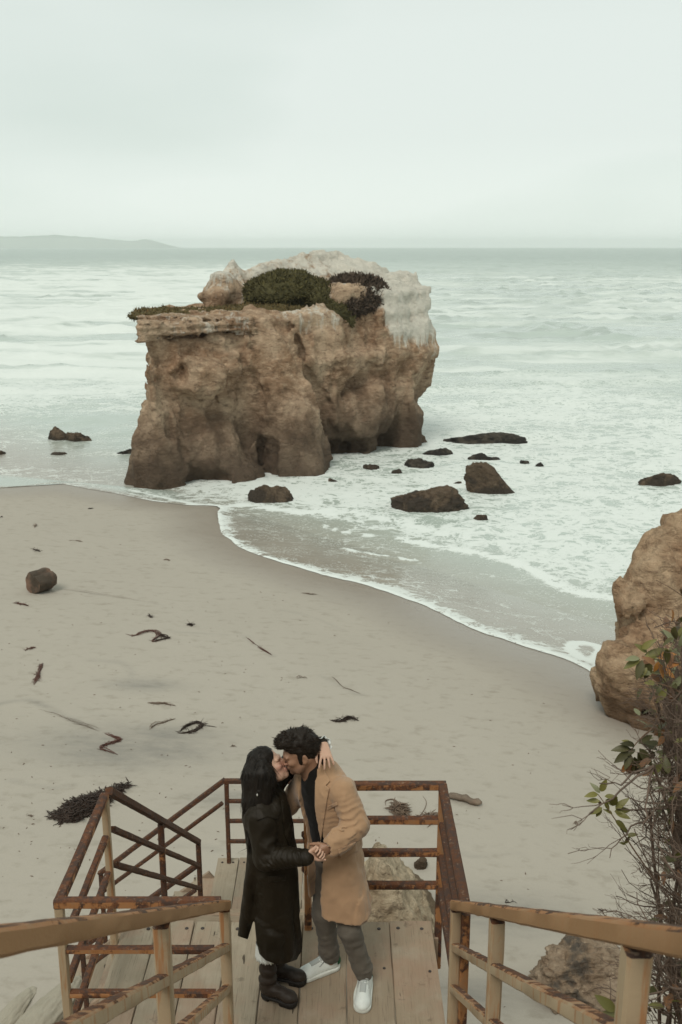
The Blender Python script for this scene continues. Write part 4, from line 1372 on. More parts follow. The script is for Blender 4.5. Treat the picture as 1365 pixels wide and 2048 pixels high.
# ---------------------------------------------------------------- the couple
def unit(v):
    v = np.array(v, dtype=np.float64)
    return v / np.linalg.norm(v)
def perp(v, d):
    v, d = np.array(v, dtype=np.float64), unit(d)
    return unit(v - (v @ d) * d)
def emit(vx, name, mat, parent, it=1, disp=None, attrs=None):
    V, Q = vx.mesh()
    if it: V = relax(V, Q, it, 0.5)
    if disp is not None: V = disp(V)
    V = V + np.array((0, 0, DZ))
    return np_mesh(name, V, Q, mat, parent, attrs=attrs)
def proj_px(P):
    """where points of the couple's frame fall in the photograph (lays pocket and lapel outlines on the cloth)"""
    Y, Z = P[..., 1], P[..., 2] + DZ - CAM_H
    d = Y * CP - Z * SP
    up = Y * SP + Z * CP
    return 682.5 + FPX * P[..., 0] / d, 1024 - FPX * up / d
def poly_sd(x, y, pts):
    """signed distance to a polygon, in its own units (inside negative)"""
    pts = np.array(pts, dtype=np.float32)
    d = np.full(x.shape, 1e9, dtype=np.float32)
    ins = np.zeros(x.shape, dtype=bool)
    n = len(pts)
    for i in range(n):
        a, b = pts[i], pts[(i + 1) % n]
        ex, ey = b - a
        t = np.clip(((x - a[0]) * ex + (y - a[1]) * ey) / (ex * ex + ey * ey), 0, 1)
        d = np.minimum(d, np.hypot(x - a[0] - t * ex, y - a[1] - t * ey))
        c = ((a[1] <= y) != (b[1] <= y)) & (x < (b[0] - a[0]) * (y - a[1]) / (b[1] - a[1] + 1e-9) + a[0])
        ins ^= c
    return np.where(ins, -d, d)
def applique(vx, name, pts, mat, parent, thick=0.007, near_y=9.0, soft=0.002):
    """a flap of cloth lying on the garment vx, outlined by the polygon pts"""
    G = vx.grid()
    ux, uy = proj_px(G)
    q = np.array(pts)
    hit = (ux > q[:, 0].min() - 6) & (ux < q[:, 0].max() + 6) & (uy > q[:, 1].min() - 6) & (uy < q[:, 1].max() + 6) & (np.abs(vx.F) < 0.03) & (G[..., 1] < near_y)
    P = G[hit]
    f = Vox(P.min(0) - 0.004, P.max(0) + 0.004, 0.0034)
    H = f.grid()
    t = (H - vx.lo) / vx.h
    i0 = np.clip(np.floor(t).astype(int), 0, np.array(vx.F.shape) - 2)
    t = np.clip(t - i0, 0, 1)
    A = 0
    for a in (0, 1):
        for b in (0, 1):
            for c in (0, 1):
                w = (t[..., 0] if a else 1 - t[..., 0]) * (t[..., 1] if b else 1 - t[..., 1]) * (t[..., 2] if c else 1 - t[..., 2])
                A = A + w * vx.F[i0[..., 0] + a, i0[..., 1] + b, i0[..., 2] + c]
    ux, uy = proj_px(H)
    pd = poly_sd(ux, uy, pts) / 344.0
    f.F = np.where(H[..., 1] > near_y, 0.1, np.maximum(np.maximum(A - thick, -(A + 0.008)), pd)).astype(np.float32)
    return emit(f, name, mat, parent, 2)
def cloth_mat(name, lo, hi, rough=0.9, scale=260, sheen=0.0, spec=0.2, bumps=0.25, big=3.0):
    m = Mat(name, rough, spec)
    P = m.pos()
    n = m.noise(P, scale, 3, 0.7)
    n2 = m.noise(P, big, 4, 0.6)
    c = m.mix(n, lo, hi)
    c = m.mix(m.math('MULTIPLY', m.smooth(n2, 0.4, 0.7), 0.4), c, tuple(0.72 * x for x in lo))
    if sheen:
        m.b.inputs['Sheen Weight'].default_value = sheen
        m.b.inputs['Sheen Roughness'].default_value = 0.5
    return m.out(c, rough, m.bump(m.math('ADD', n, m.noise(P, 22, 4, 0.55)), bumps, 0.004))
def skin_mat(name, lo, hi, red):
    m = Mat(name, 0.55, 0.35)
    P = m.pos()
    c = m.mix(m.noise(P, 30, 4, 0.6), lo, hi)
    c = m.mix(m.math('MULTIPLY', m.attr('flush'), 0.8), c, red)
    c = m.mix(m.attr('beard'), c, (0.075, 0.050, 0.038))
    m.b.inputs['Subsurface Weight'].default_value = 0.08
    m.b.inputs['Subsurface Radius'].default_value = (0.012, 0.005, 0.003)
    return m.out(c, 0.5, m.bump(m.noise(P, 220, 3), 0.15, 0.002))
M_SKINM = skin_mat('tanned_skin', (0.27, 0.145, 0.088), (0.34, 0.19, 0.12), (0.30, 0.11, 0.08))
M_SKINW = skin_mat('fair_skin', (0.47, 0.285, 0.20), (0.55, 0.35, 0.25), (0.50, 0.20, 0.16))
M_CAMEL = cloth_mat('camel_wool', (0.345, 0.208, 0.116), (0.450, 0.288, 0.175), 0.95, 330, 0.25, 0.1, 0.35)
M_BLACK = cloth_mat('black_knit', (0.008, 0.007, 0.006), (0.016, 0.014, 0.012), 0.95, 400, 0.05, 0.1)
M_DENIM = cloth_mat('charcoal_denim', (0.105, 0.091, 0.074), (0.165, 0.144, 0.118), 0.9, 420, 0.05, 0.15)
M_LEATHER = cloth_mat('black_brown_leather', (0.012, 0.0085, 0.0045), (0.022, 0.016, 0.009), 0.52, 500, 0.0, 0.18, 0.3, 6.0)
M_BOOT = cloth_mat('worn_brown_boot_leather', (0.020, 0.013, 0.009), (0.042, 0.029, 0.021), 0.55, 300, 0.0, 0.35, 0.3, 9.0)
M_SOLE = Mat('black_rubber', 0.7, 0.3).out((0.018, 0.015, 0.013))
M_WHITE = cloth_mat('white_shoe_leather', (0.68, 0.71, 0.67), (0.74, 0.77, 0.73), 0.5, 200, 0, 0.35, 0.1, 12)
M_WHITER = cloth_mat('white_rubber_sole', (0.62, 0.64, 0.58), (0.70, 0.71, 0.66), 0.7, 200, 0, 0.3, 0.1, 12)
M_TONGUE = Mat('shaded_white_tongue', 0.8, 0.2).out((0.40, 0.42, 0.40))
M_SEAM = Mat('grey_stitched_seam', 0.8, 0.2).out((0.30, 0.31, 0.30))
M_GREEN = Mat('green_heel_leather', 0.55, 0.3).out((0.012, 0.085, 0.032))
M_LACE = cloth_mat('white_lace', (0.66, 0.68, 0.64), (0.78, 0.80, 0.77), 0.95, 420, 0.1, 0.1, 0.4)
M_DARKLINE = Mat('dark_lash', 0.8, 0.1).out((0.012, 0.008, 0.006))
M_PEARL = Mat('pale_bead', 0.3, 0.5).out((0.62, 0.60, 0.55))
def hair_mat(name, lo, hi, rough):
    m = Mat(name, rough, 0.22)
    c = m.mix(m.attr('strand'), lo, hi)
    return m.out(c)
M_HAIRM = hair_mat('dark_brown_short_hair', (0.012, 0.008, 0.005), (0.050, 0.033, 0.021), 0.6)
M_HAIRW = hair_mat('near_black_long_hair', (0.006, 0.005, 0.004), (0.024, 0.016, 0.010), 0.58)

def head(vx, O, f, u, sc=1.0, lips=1.0, jaw=1.0, brow=1.0):
    f = unit(f)
    u = perp(u, f)
    l = np.cross(u, f)
    R = np.stack([f, l, u], 1)
    O = np.array(O)
    def L(x, y, z): return O + sc * (R @ np.array((x, y, z)))
    S_ = lambda *r: tuple(sc * a for a in r)
    vx.ell(L(-0.012, 0, 0.032), S_(0.098, 0.077, 0.096), R, 0.02)
    vx.ell(L(0.030, 0, -0.035), S_(0.064, 0.062, 0.085), R, 0.03)
    vx.ell(L(0.040, 0, -0.078), S_(0.050, 0.047 * jaw, 0.045), R, 0.025)
    vx.ell(L(0.076, 0, -0.108), S_(0.019, 0.022, 0.017), R, 0.02)
    for s in (-1, 1):
        vx.cone(L(-0.012, s * 0.060, -0.045), L(0.045, s * 0.042 * jaw, -0.092), 0.017 * sc, 0.016 * sc, 0.025)
        vx.ell(L(0.066, s * 0.043, -0.028), S_(0.026, 0.022, 0.020), R, 0.02)              # cheekbone
    vx.ell(L(0.082, 0, 0.016), S_(0.016, 0.050, 0.013 * brow), R, 0.018)
    for s in (-1, 1):
        vx.ell(L(0.098, s * 0.032, -0.008), S_(0.017, 0.019, 0.013), R, 0.012, 'cut')
        vx.ell(L(0.078, s * 0.032, -0.010), S_(0.0135, 0.0165, 0.0125), R, 0.004)
        vx.cone(L(0.094, s * 0.012, 0.010), L(0.086, s * 0.050, 0.012), 0.007 * sc * brow, 0.005 * sc, 0.012)
    vx.cone(L(0.094, 0, 0.004), L(0.116, 0, -0.036), 0.0078 * sc, 0.0095 * sc, 0.012)     # nose
    for s in (-1, 1): vx.ell(L(0.104, s * 0.012, -0.042), S_(0.011, 0.008, 0.008), R, 0.006)
    vx.ell(L(0.094, 0, -0.067), S_(0.012 * lips, 0.024, 0.007 * lips), R, 0.006)
    vx.ell(L(0.092, 0, -0.080), S_(0.012 * lips, 0.021, 0.008 * lips), R, 0.006)
    vx.cone(L(0.106, -0.024, -0.0735), L(0.106, 0.024, -0.0735), 0.003 * sc, 0.003 * sc, 0.004, 'cut')
    for s in (-1, 1):                                                                       # ears
        Re = np.stack([unit(f * 0.95 - l * s * 0.25), unit(l * s + 0.25 * f * s * s), u], 1)
        vx.ell(L(-0.012, s * 0.079, -0.016), S_(0.020, 0.009, 0.032), Re, 0.006)
        vx.ell(L(-0.006, s * 0.089, -0.012), S_(0.010, 0.008, 0.017), Re, 0.006, 'cut')
        vx.ell(L(-0.004, s * 0.077, -0.040), S_(0.009, 0.007, 0.010), Re, 0.006)
    return L, R, O

def hand(vx, wrist, d, n, right, curls, sc=1.0, spread=0.10, thumb=(0.6, 0.5), lens=(0.068, 0.076, 0.070, 0.056)):
    """d points to the fingers, n out of the palm; curls = bend per joint of index..little"""
    d = unit(d)
    n = perp(n, d)
    s = np.cross(n, d) * (-1 if right else 1)                  # towards the thumb
    w = np.array(wrist, dtype=np.float64)
    k = w + d * 0.085 * sc
    for q in (-0.024, -0.008, 0.008, 0.024):
        vx.cone(w + s * q * 0.65 * sc, k + s * q * 1.15 * sc, 0.0145 * sc, 0.0115 * sc, 0.012)
    for i, q in enumerate((0.030, 0.010, -0.010, -0.029)):
        p = k + s * q * sc - n * 0.002
        a0 = math.radians(12)
        L = lens[i] * sc
        seg = (0.45 * L, 0.31 * L, 0.26 * L)
        ang = a0 * 0.3
        side = unit(s * 1.0)
        sp = spread * (1.5 - i) / 1.5
        for j in range(3):
            c = curls[i][j] if hasattr(curls[i], '__len__') else curls[i]
            ang += c
            dr = (d * math.cos(ang) + n * math.sin(ang)) + side * sp * math.cos(ang)
            dr = unit(dr)
            p2 = p + dr * seg[j]
            r = (0.0088, 0.0080, 0.0072)[j] * sc
            vx.cone(p, p2, r, r * 0.93, 0.003)
            p = p2
    b = w + d * 0.022 * sc + s * 0.026 * sc + n * 0.004
    t1 = b + unit(d * 0.75 + s * thumb[0] + n * thumb[1] * 0.5) * 0.038 * sc
    t2 = t1 + unit(d * 0.95 + s * thumb[0] * 0.2 + n * thumb[1]) * 0.032 * sc
    t3 = t2 + unit(d * 0.95 - s * 0.1 + n * thumb[1] * 1.2) * 0.024 * sc
    vx.cone(b - s * 0.012 * sc, t1, 0.015 * sc, 0.0108 * sc, 0.010)
    vx.cone(t1, t2, 0.0105 * sc, 0.0095 * sc, 0.003)
    vx.cone(t2, t3, 0.0095 * sc, 0.0078 * sc, 0.003)

def locks(base, dirs, length, rad, mb_v, mb_f, st, seed, wave=0.25, seg=5, sides=3, grav=0.0, att=None):
    """hair locks: thin tapered tubes growing from base points"""
    rg = np.random.default_rng(seed)
    n = len(base)
    P = np.array(base, dtype=np.float64)
    D = np.array(dirs, dtype=np.float64)
    L = length * rg.uniform(0.7, 1.25, n)
    side = np.cross(D, rg.normal(0, 1, (n, 3)))
    side /= np.linalg.norm(side, axis=1)[:, None] + 1e-9
    bi = np.cross(D, side)
    rings = []
    for i in range(seg):
        t = i / (seg - 1)
        r = rad * (1 - 0.85 * t ** 1.6) * (0.7 if i == 0 else 1)
        for k in range(sides):
            a = 2 * math.pi * k / sides
            rings.append(P + r * (math.cos(a) * side + math.sin(a) * bi))
        D = D + rg.normal(0, wave, (n, 3)) / seg
        D[:, 2] -= grav / seg
        if att is not None: D = att(P, D)
        D /= np.linalg.norm(D, axis=1)[:, None]
        P = P + D * (L / (seg - 1))[:, None]
    V = np.stack(rings, 1).reshape(-1, 3)
    k = seg * sides
    q = []
    for i in range(seg - 1):
        for j in range(sides):
            q.append((i * sides + j, i * sides + (j + 1) % sides, (i + 1) * sides + (j + 1) % sides, (i + 1) * sides + j))
    q = np.array(q)
    Fq = (np.arange(n)[:, None, None] * k + q[None]).reshape(-1, 4) + sum(len(v) for v in mb_v)
    mb_v.append(V)
    mb_f.append(Fq)
    st.append(np.repeat(rg.uniform(0, 1, n) ** 2, k))

# ------------------------------------------------ the man
man = thing('person', 'man in camel overcoat, black top, grey jeans and white shoes kissing a woman', 'person', (0.03, 5.2, DZ), 'couple kissing on the landing')
G_ = np.array((-0.65, -0.76, 0.0))
L_ = np.array((0.76, -0.65, 0.0))
MO, MF, MU = (-0.236, 5.205, 1.597), (-0.93, -0.17, -0.28), (-0.28, -0.04, 0.95)
b = Vox((-0.42, 4.84, 0.05), (0.20, 5.48, 1.80), 0.0045)
b.cone((-0.02, 5.25, 0.85), (-0.095, 5.265, 1.32), 0.07, 0.07, 0.05)
b.cone((-0.17, 5.30, 1.36), (0.0, 5.17, 1.37), 0.05, 0.05, 0.05)
for leg in (((-0.06, 5.30, 0.85), (-0.105, 5.28, 0.46), (-0.068, 5.33, 0.08)), ((0.03, 5.19, 0.85), (0.05, 5.11, 0.46), (0.140, 5.18, 0.08))):
    b.cone(leg[0], leg[1], 0.06, 0.045, 0.03)
    b.cone(leg[1], leg[2], 0.045, 0.035, 0.02)
b.cone((0.01, 5.15, 1.37), (0.085, 5.05, 1.21), 0.045, 0.040, 0.03)
b.cone((0.085, 5.05, 1.21), (-0.068, 4.945, 1.148), 0.038, 0.027, 0.02)
b.cone((-0.19, 5.31, 1.36), (-0.33, 5.40, 1.13), 0.045, 0.04, 0.03)
HL, HR, HO = head(b, MO, MF, MU, 0.97, 0.9, 1.08, 1.15)
b.cone((-0.155, 5.24, 1.40), HL(-0.035, 0, -0.05), 0.062, 0.057, 0.03)
b.cone(HL(0.01, -0.01, -0.08), (-0.175, 5.215, 1.43), 0.035, 0.042, 0.03)
hand(b, (-0.058, 4.942, 1.150), (-0.80, -0.30, -0.42), (-0.30, 0.90, 0.0), False, ((0.75, 1.1, 0.7), (0.8, 1.15, 0.7), (0.85, 1.15, 0.7), (0.9, 1.15, 0.7)), 1.0, 0.05, (0.5, 0.8))
V, Q = b.mesh()
V = relax(V, Q, 1, 0.35)
loc = (V - HO) @ HR
beard = sstep(-0.045, -0.075, loc[:, 2]) * sstep(-0.02, 0.02, loc[:, 0]) * (loc[:, 2] > -0.16) * 0.42 * (np.abs(loc[:, 1]) < .12)
eyeb = np.zeros(len(V))
np_mesh('body', V + np.array((0, 0, DZ)), Q, M_SKINM, man, attrs={'flush': 0.5 * np.exp(-((loc[:, 0] - 0.11) ** 2 + (loc[:, 2] + 0.04) ** 2) / 0.0006) * (np.abs(loc[:, 1]) < .1), 'beard': beard})
# brows and closed lashes
for s in (-1, 1):
    mb = MB()
    mb.tube([HL(0.094, s * 0.014, 0.013), HL(0.093, s * 0.030, 0.017), HL(0.080, s * 0.050, 0.014)], (0.0035, 0.0042, 0.002), 5)
    mb.v = [v + np.array((0, 0, DZ)) for v in mb.v]
    mb.build('eyebrow', M_HAIRM, man, True)
    mb = MB()
    mb.tube([HL(0.0865, s * 0.020, -0.013), HL(0.0895, s * 0.032, -0.0165), HL(0.083, s * 0.046, -0.013)], (0.001, 0.0018, 0.001), 4)
    mb.v = [v + np.array((0, 0, DZ)) for v in mb.v]
    mb.build('eyelash', M_DARKLINE, man, True)
# hair
hv = Vox(HO - 0.20, HO + 0.20, 0.006)
def hair_ell(c, r, k=0.02, op='add'): hv.ell(HL(*c), tuple(0.97 * a for a in r), HR, k, op)
hair_ell((-0.016, 0, 0.050), (0.104, 0.084, 0.096))
hair_ell((-0.050, 0, 0.010), (0.066, 0.075, 0.080))
hair_ell((0.050, 0.0, 0.105), (0.062, 0.066, 0.042), 0.03)
hair_ell((0.085, 0.0, 0.085), (0.032, 0.052, 0.028), 0.02)
hair_ell((0.118, 0, -0.010), (0.066, 0.12, 0.086), 0.012, 'cut')                       # forehead and face
for s in (-1, 1):
    hair_ell((0.070, s * 0.095, -0.028), (0.074, 0.07, 0.082), 0.01, 'cut')
    hair_ell((-0.012, s * 0.095, -0.026), (0.024, 0.03, 0.036), 0.008, 'cut')
    hv.cone(HL(0.010, s * 0.068, 0.01), HL(0.014, s * 0.068, -0.034), 0.012, 0.008, 0.006)  # sideburn
hair_ell((-0.03, 0, -0.135), (0.13, 0.12, 0.060), 0.02, 'cut')
i_, P = hv.band(0.05)
hv.F[i_] -= (0.009 * fbm(P * np.array((30, 30, 30), np.float32), 2, 4) + 0.005 * ridged(P * 50, 2, 3)).astype(np.float32)
V, Q = hv.mesh()
vv, ff, st = [V], [Q], [np.full(len(V), 0.05)]
rg = np.random.default_rng(5)
fc = rg.integers(0, len(Q), 2600)
c = V[Q[fc]].mean(1)
lc = (c - HO) @ HR
nn = c - HL(-0.02, 0, 0.02)
nn /= np.linalg.norm(nn, axis=1)[:, None]
# brushed up and back from the brow, down over the nape
flow = np.where((lc[:, 0] > 0.03)[:, None], (HR @ np.array((0.55, 0.1, 0.75)))[None], (HR @ np.array((-0.8, 0.0, -0.35)))[None])
cl = np.stack([vnoise(c * 28, 60 + k_) for k_ in range(3)], -1)
dr = nn * 0.22 + flow * 0.8 + cl * 0.75 + rg.normal(0, 0.10, c.shape)
dr /= np.linalg.norm(dr, axis=1)[:, None]
top = lc[:, 2] > 0.02
locks(c[top] - nn[top] * 0.006, dr[top], 0.024, 0.0022, vv, ff, st, 6, 0.35, 5, 3, 0.35)
locks(c[~top] - nn[~top] * 0.004, dr[~top] * 0.4 + flow[~top] * 0.6, 0.018, 0.0018, vv, ff, st, 7, 0.3, 4, 3, 0.1)
qn = 46                                                                                # the quiff at the brow
qb = np.array([HL(0.088 + rg.normal(0, .012), rg.uniform(-0.035, 0.035), 0.088 + rg.normal(0, .012)) for _ in range(qn)])
qd = np.array([HR @ unit((0.75 + rg.normal(0, .2), rg.normal(0, .25), 0.15 + rg.normal(0, .2))) for _ in range(qn)])
locks(qb, qd, 0.036, 0.0044, vv, ff, st, 8, 0.35, 6, 3, -0.9)
np_mesh('hair', np.concatenate(vv) + np.array((0, 0, DZ)), [np.concatenate(ff)], M_HAIRM, man, attrs={'strand': np.concatenate(st)})

# black top
sw = Vox((-0.36, 4.98, 0.82), (0.2, 5.48, 1.58), 0.008)
sw.cone((-0.105, 5.255, 1.33), (-0.05, 5.245, 1.05), 0.142, 0.135, 0.03, sq=(G_, 0.86))
sw.cone((-0.05, 5.245, 1.05), (-0.03, 5.24, 0.90), 0.135, 0.135, 0.03, sq=(G_, 0.84))
sw.cone((-0.17, 5.31, 1.37), (-0.02, 5.18, 1.375), 0.055, 0.055, 0.04)
sw.cone((-0.145, 5.24, 1.40), (-0.158, 5.235, 1.475), 0.085, 0.072, 0.03)
sw.cone((-0.150, 5.245, 1.44), (-0.128, 5.25, 1.52), 0.070, 0.060, 0.02)
sw.ell((-0.245, 5.18, 1.545), (0.080, 0.080, 0.072), None, 0.012, 'cut')
i_, P = sw.band(0.05)
sw.F[i_] -= (0.007 * ridged(P * np.array((9, 9, 16), np.float32), 3, 14)).astype(np.float32)
emit(sw, 'black_top', M_BLACK, man, 1)

# jeans
tr = Vox((-0.24, 4.95, 0.06), (0.26, 5.48, 0.98), 0.007)
tr.ell((-0.03, 5.245, 0.87), (0.125, 0.110, 0.12), None, 0.03)
for (h_, k_, a_) in (((-0.075, 5.285, 0.84), (-0.105, 5.275, 0.46), (-0.068, 5.335, 0.105)), ((0.015, 5.205, 0.84), (0.050, 5.115, 0.47), (0.142, 5.175, 0.105))):
    tr.cone(h_, k_, 0.084, 0.069, 0.03)
    tr.cone(k_, a_, 0.069, 0.053, 0.02)
    a_ = np.array(a_)
    kd = unit(np.array(k_) - a_)
    tr.cone(a_ + kd * 0.03, a_ + kd * 0.05, 0.060, 0.060, 0.012)
    tr.cone(a_ + kd * 0.085, a_ + kd * 0.09, 0.061, 0.061, 0.012)
    tr.cone(np.array(k_) - kd * 0.05, np.array(k_) - kd * 0.055, 0.068, 0.068, 0.015)
    sl2 = Vox.half
i_, P = tr.band(0.05)
tw = P + 0.05 * np.stack([vnoise(P * 6, 1), vnoise(P * 6, 2), vnoise(P * 6, 3)], -1)
fold = ridged(tw * np.array((7, 7, 17), np.float32) + np.array((0, 0, 0), np.float32), 2, 9)
tr.F[i_] -= (0.0068 * fold * (0.5 + 0.8 * sstep(0.32, 0.1, P[:, 2]) + 0.5 * np.exp(-((P[:, 2] - 0.48) / 0.1) ** 2)) + 0.004 * fbm(P * 30, 2, 3)).astype(np.float32)
tr.half((0, 0, 0.082), (0, 0, -1))
emit(tr, 'jeans', M_DENIM, man, 1)

# camel overcoat
ct = Vox((-0.42, 4.84, 0.5), (0.26, 5.52, 1.56), 0.0075)
ct.cone((-0.100, 5.255, 1.30), (-0.045, 5.245, 1.02), 0.170, 0.160, 0.03, sq=(G_, 0.80))
ct.cone((-0.045, 5.245, 1.02), (-0.002, 5.205, 0.50), 0.162, 0.198, 0.03, sq=(G_, 0.92))
ct.cone((-0.195, 5.335, 1.365), (-0.005, 5.160, 1.385), 0.066, 0.066, 0.05)
ct.cone((-0.10, 5.26, 1.40), (-0.128, 5.255, 1.475), 0.105, 0.080, 0.03)
# opening down the front
Gd = ct.grid()
cx = np.interp(Gd[..., 2], (0.52, 1.02, 1.30, 1.5), (-0.012, -0.045, -0.100, -0.14))
cy = np.interp(Gd[..., 2], (0.52, 1.02, 1.30, 1.5), (5.225, 5.245, 5.255, 5.25))
ga = (Gd[..., 0] - cx) * G_[0] + (Gd[..., 1] - cy) * G_[1]
la = (Gd[..., 0] - cx) * L_[0] + (Gd[..., 1] - cy) * L_[1]
e1 = np.interp(Gd[..., 2], (0.5, 1.0, 1.2, 1.35, 1.5), (0.035, 0.048, 0.055, 0.062, 0.055))
e0 = np.interp(Gd[..., 2], (0.5, 1.0, 1.2, 1.35, 1.5), (-0.10, -0.11, -0.115, -0.095, -0.06))
cutd = np.maximum(np.maximum(la - e1, e0 - la), -ga - 0.03)
ct.F = np.maximum(ct.F, -cutd).astype(np.float32)
# sleeves
ct.cone((0.008, 5.140, 1.385), (0.085, 5.040, 1.215), 0.075, 0.069, 0.014)
ct.cone((0.085, 5.045, 1.215), (-0.050, 4.950, 1.155), 0.067, 0.056, 0.02)
ct.cone((-0.19, 5.33, 1.36), (-0.33, 5.41, 1.13), 0.075, 0.06, 0.04)
ct.cone((-0.33, 5.41, 1.13), (-0.45, 5.36, 1.02), 0.06, 0.05, 0.02)
cd_ = unit((-0.135, -0.095, -0.060))
pc = np.array((-0.058, 4.944, 1.151))
ct.cone(pc + cd_ * 0.004, pc + cd_ * 0.08, 0.045, 0.055, 0.003, 'cut')                  # open cuff
ct.ell((-0.175, 5.225, 1.53), (0.080, 0.080, 0.085), None, 0.01, 'cut')                 # neck hole
i_, P = ct.band(0.05)
el = np.array((0.085, 5.045, 1.215))
re_ = np.linalg.norm(P - el, axis=1)
ax1 = unit((0.077, -0.095, -0.17))
s1 = (P - el) @ ax1
s2 = (P - el) @ cd_
bl_ = sstep(-0.05, 0.05, (P - el) @ (ax1 - cd_))
ss = s1 * (1 - bl_) + s2 * bl_
wob = fbm(P * 9, 2, 4)
arm = np.exp(-(re_ / 0.13) ** 2)
inn = unit(-ax1 + cd_)
inner = np.clip(((P - el) @ inn) / 0.09, -1, 1) * 0.5 + 0.5
ph = ss / 0.040 + 1.1 * ((P - el) @ np.cross(ax1, cd_)) / 0.07 + 1.3 * wob
n = 0.017 * (0.55 - np.abs(np.sin(math.pi * ph))) * np.exp(-(re_ / 0.15) ** 2) * (0.25 + 0.9 * inner)
n += 0.016 * ridged(P * np.array((6.0, 6.0, 2.0), np.float32) + 0.5 * wob[:, None], 3, 52) + 0.008 * fbm(P * np.array((12, 12, 7), np.float32), 3, 77)
n += 0.010 * np.sin(la[i_] * 30 + 2.0 * wob) * sstep(1.05, 0.65, P[:, 2])
n[(ga[i_] > 0) & (np.abs(la[i_]) < 0.2)] *= 0.6
ct.F[i_] -= n.astype(np.float32)
ct.half((0, 5.1, 0.580), (-0.16, 0.16, -1))
emit(ct, 'overcoat', M_CAMEL, man, 1)
applique(ct, 'lapel', [(631, 1512), (640, 1520), (652, 1545), (661, 1562), (652, 1571), (659, 1577), (655, 1600), (648, 1645), (641, 1690), (630, 1690), (630, 1600)], M_CAMEL, man, 0.011, 5.30)
applique(ct, 'pocket_flap', [(676, 1700), (712, 1683), (716, 1702), (682, 1718)], M_CAMEL, man, 0.009, 5.35)
applique(ct, 'chest_pocket', [(654, 1613), (674, 1604), (676, 1611), (655, 1621)], M_CAMEL, man, 0.007, 5.30)

# white low shoes with a green heel
def low_shoe(parent, heel, toe, label=None):
    h = Vox((-0.03, -0.075, -0.02), (0.33, 0.075, 0.17), 0.0045)
    h.cone((0.050, 0, 0.050), (0.230, 0, 0.030), 0.044, 0.043, 0.03)
    h.ell((0.232, 0.004, 0.032), (0.060, 0.047, 0.037), None, 0.02)
    h.ell((0.052, 0, 0.055), (0.050, 0.040, 0.060), None, 0.02)
    h.cone((0.10, 0, 0.085), (0.20, 0, 0.052), 0.026, 0.030, 0.02)
    h.cone((0.06, 0, 0.10), (0.07, 0, 0.16), 0.034, 0.045, 0.008, 'cut')
    h.half((0, 0, 0.018), (0, 0, -1))
    d = Vector(toe) - Vector(heel)
    ang = math.atan2(d.y, d.x)
    Rz = np.array([[math.cos(ang), -math.sin(ang), 0], [math.sin(ang), math.cos(ang), 0], [0, 0, 1]])
    hp = np.array((heel[0], heel[1], 0))
    def T(V): return V @ Rz.T + hp + np.array((0, 0, DZ + 0.002))
    V, Q = h.mesh()
    V = relax(V, Q, 1)
    up_ = np_mesh('shoe', T(V), Q, M_WHITE, parent)
    s = Vox((-0.03, -0.085, -0.02), (0.34, 0.085, 0.06), 0.0045)
    s.cone((0.050, 0, 0.015), (0.236, 0.003, 0.015), 0.050, 0.054, 0.01)
    s.ell((0.15, -0.012, 0.015), (0.09, 0.046, 0.03), None, 0.02)
    s.half((0, 0, 0.027), (0, 0, 1))
    s.half((0, 0, 0.0), (0, 0, -1))
    V, Q = s.mesh()
    np_mesh('sole', T(relax(V, Q, 1)), Q, M_WHITER, up_)
    g = h.grid()
    keep = h.F
    h.F = np.maximum(np.maximum(np.maximum(keep - 0.004, -(keep + 0.008)), g[..., 0] - 0.036), 0.050 - g[..., 2]).astype(np.float32)
    V, Q = h.mesh()
    np_mesh('heel_tab', T(V), Q, M_GREEN, up_)
    # tongue and laces
    h.F = np.maximum(np.maximum(np.maximum(keep - 0.005, -(keep + 0.006)), np.abs(g[..., 1]) - 0.019), np.maximum(np.maximum(0.112 - g[..., 0], g[..., 0] - 0.205), 0.05 - g[..., 2])).astype(np.float32)
    V, Q = h.mesh()
    np_mesh('tongue', T(V), Q, M_TONGUE, up_)
    for pts_ in ([(0.215, -0.045, 0.030), (0.205, -0.030, 0.052), (0.212, 0.0, 0.060), (0.205, 0.030, 0.052), (0.215, 0.045, 0.030)], [(0.115, -0.030, 0.104), (0.15, -0.034, 0.075), (0.19, -0.028, 0.058)], [(0.115, 0.030, 0.104), (0.15, 0.034, 0.075), (0.19, 0.028, 0.058)]):
        mb = MB()
        mb.tube([T(np.array([p]))[0] for p in pts_], 0.0022, 4)
        mb.build('seam', M_SEAM, up_, True)
    for i in range(5):
        xx = 0.122 + 0.019 * i
        zz = 0.114 - 0.0155 * i - 0.0006 * i * i
        mb = MB()
        mb.tube([T(np.array([p]))[0] for p in ((xx - 0.004, -0.025, zz - 0.008), (xx, -0.010, zz + 0.004), (xx + 0.004, 0.010, zz + 0.004), (xx - 0.002, 0.025, zz - 0.008))], 0.0034, 5)
        mb.build('shoelace', M_LACE, up_, True)
    return up_
low_shoe(man, (-0.010, 5.375), (-0.285, 5.235))
low_shoe(man, (0.155, 5.245), (0.120, 4.97))

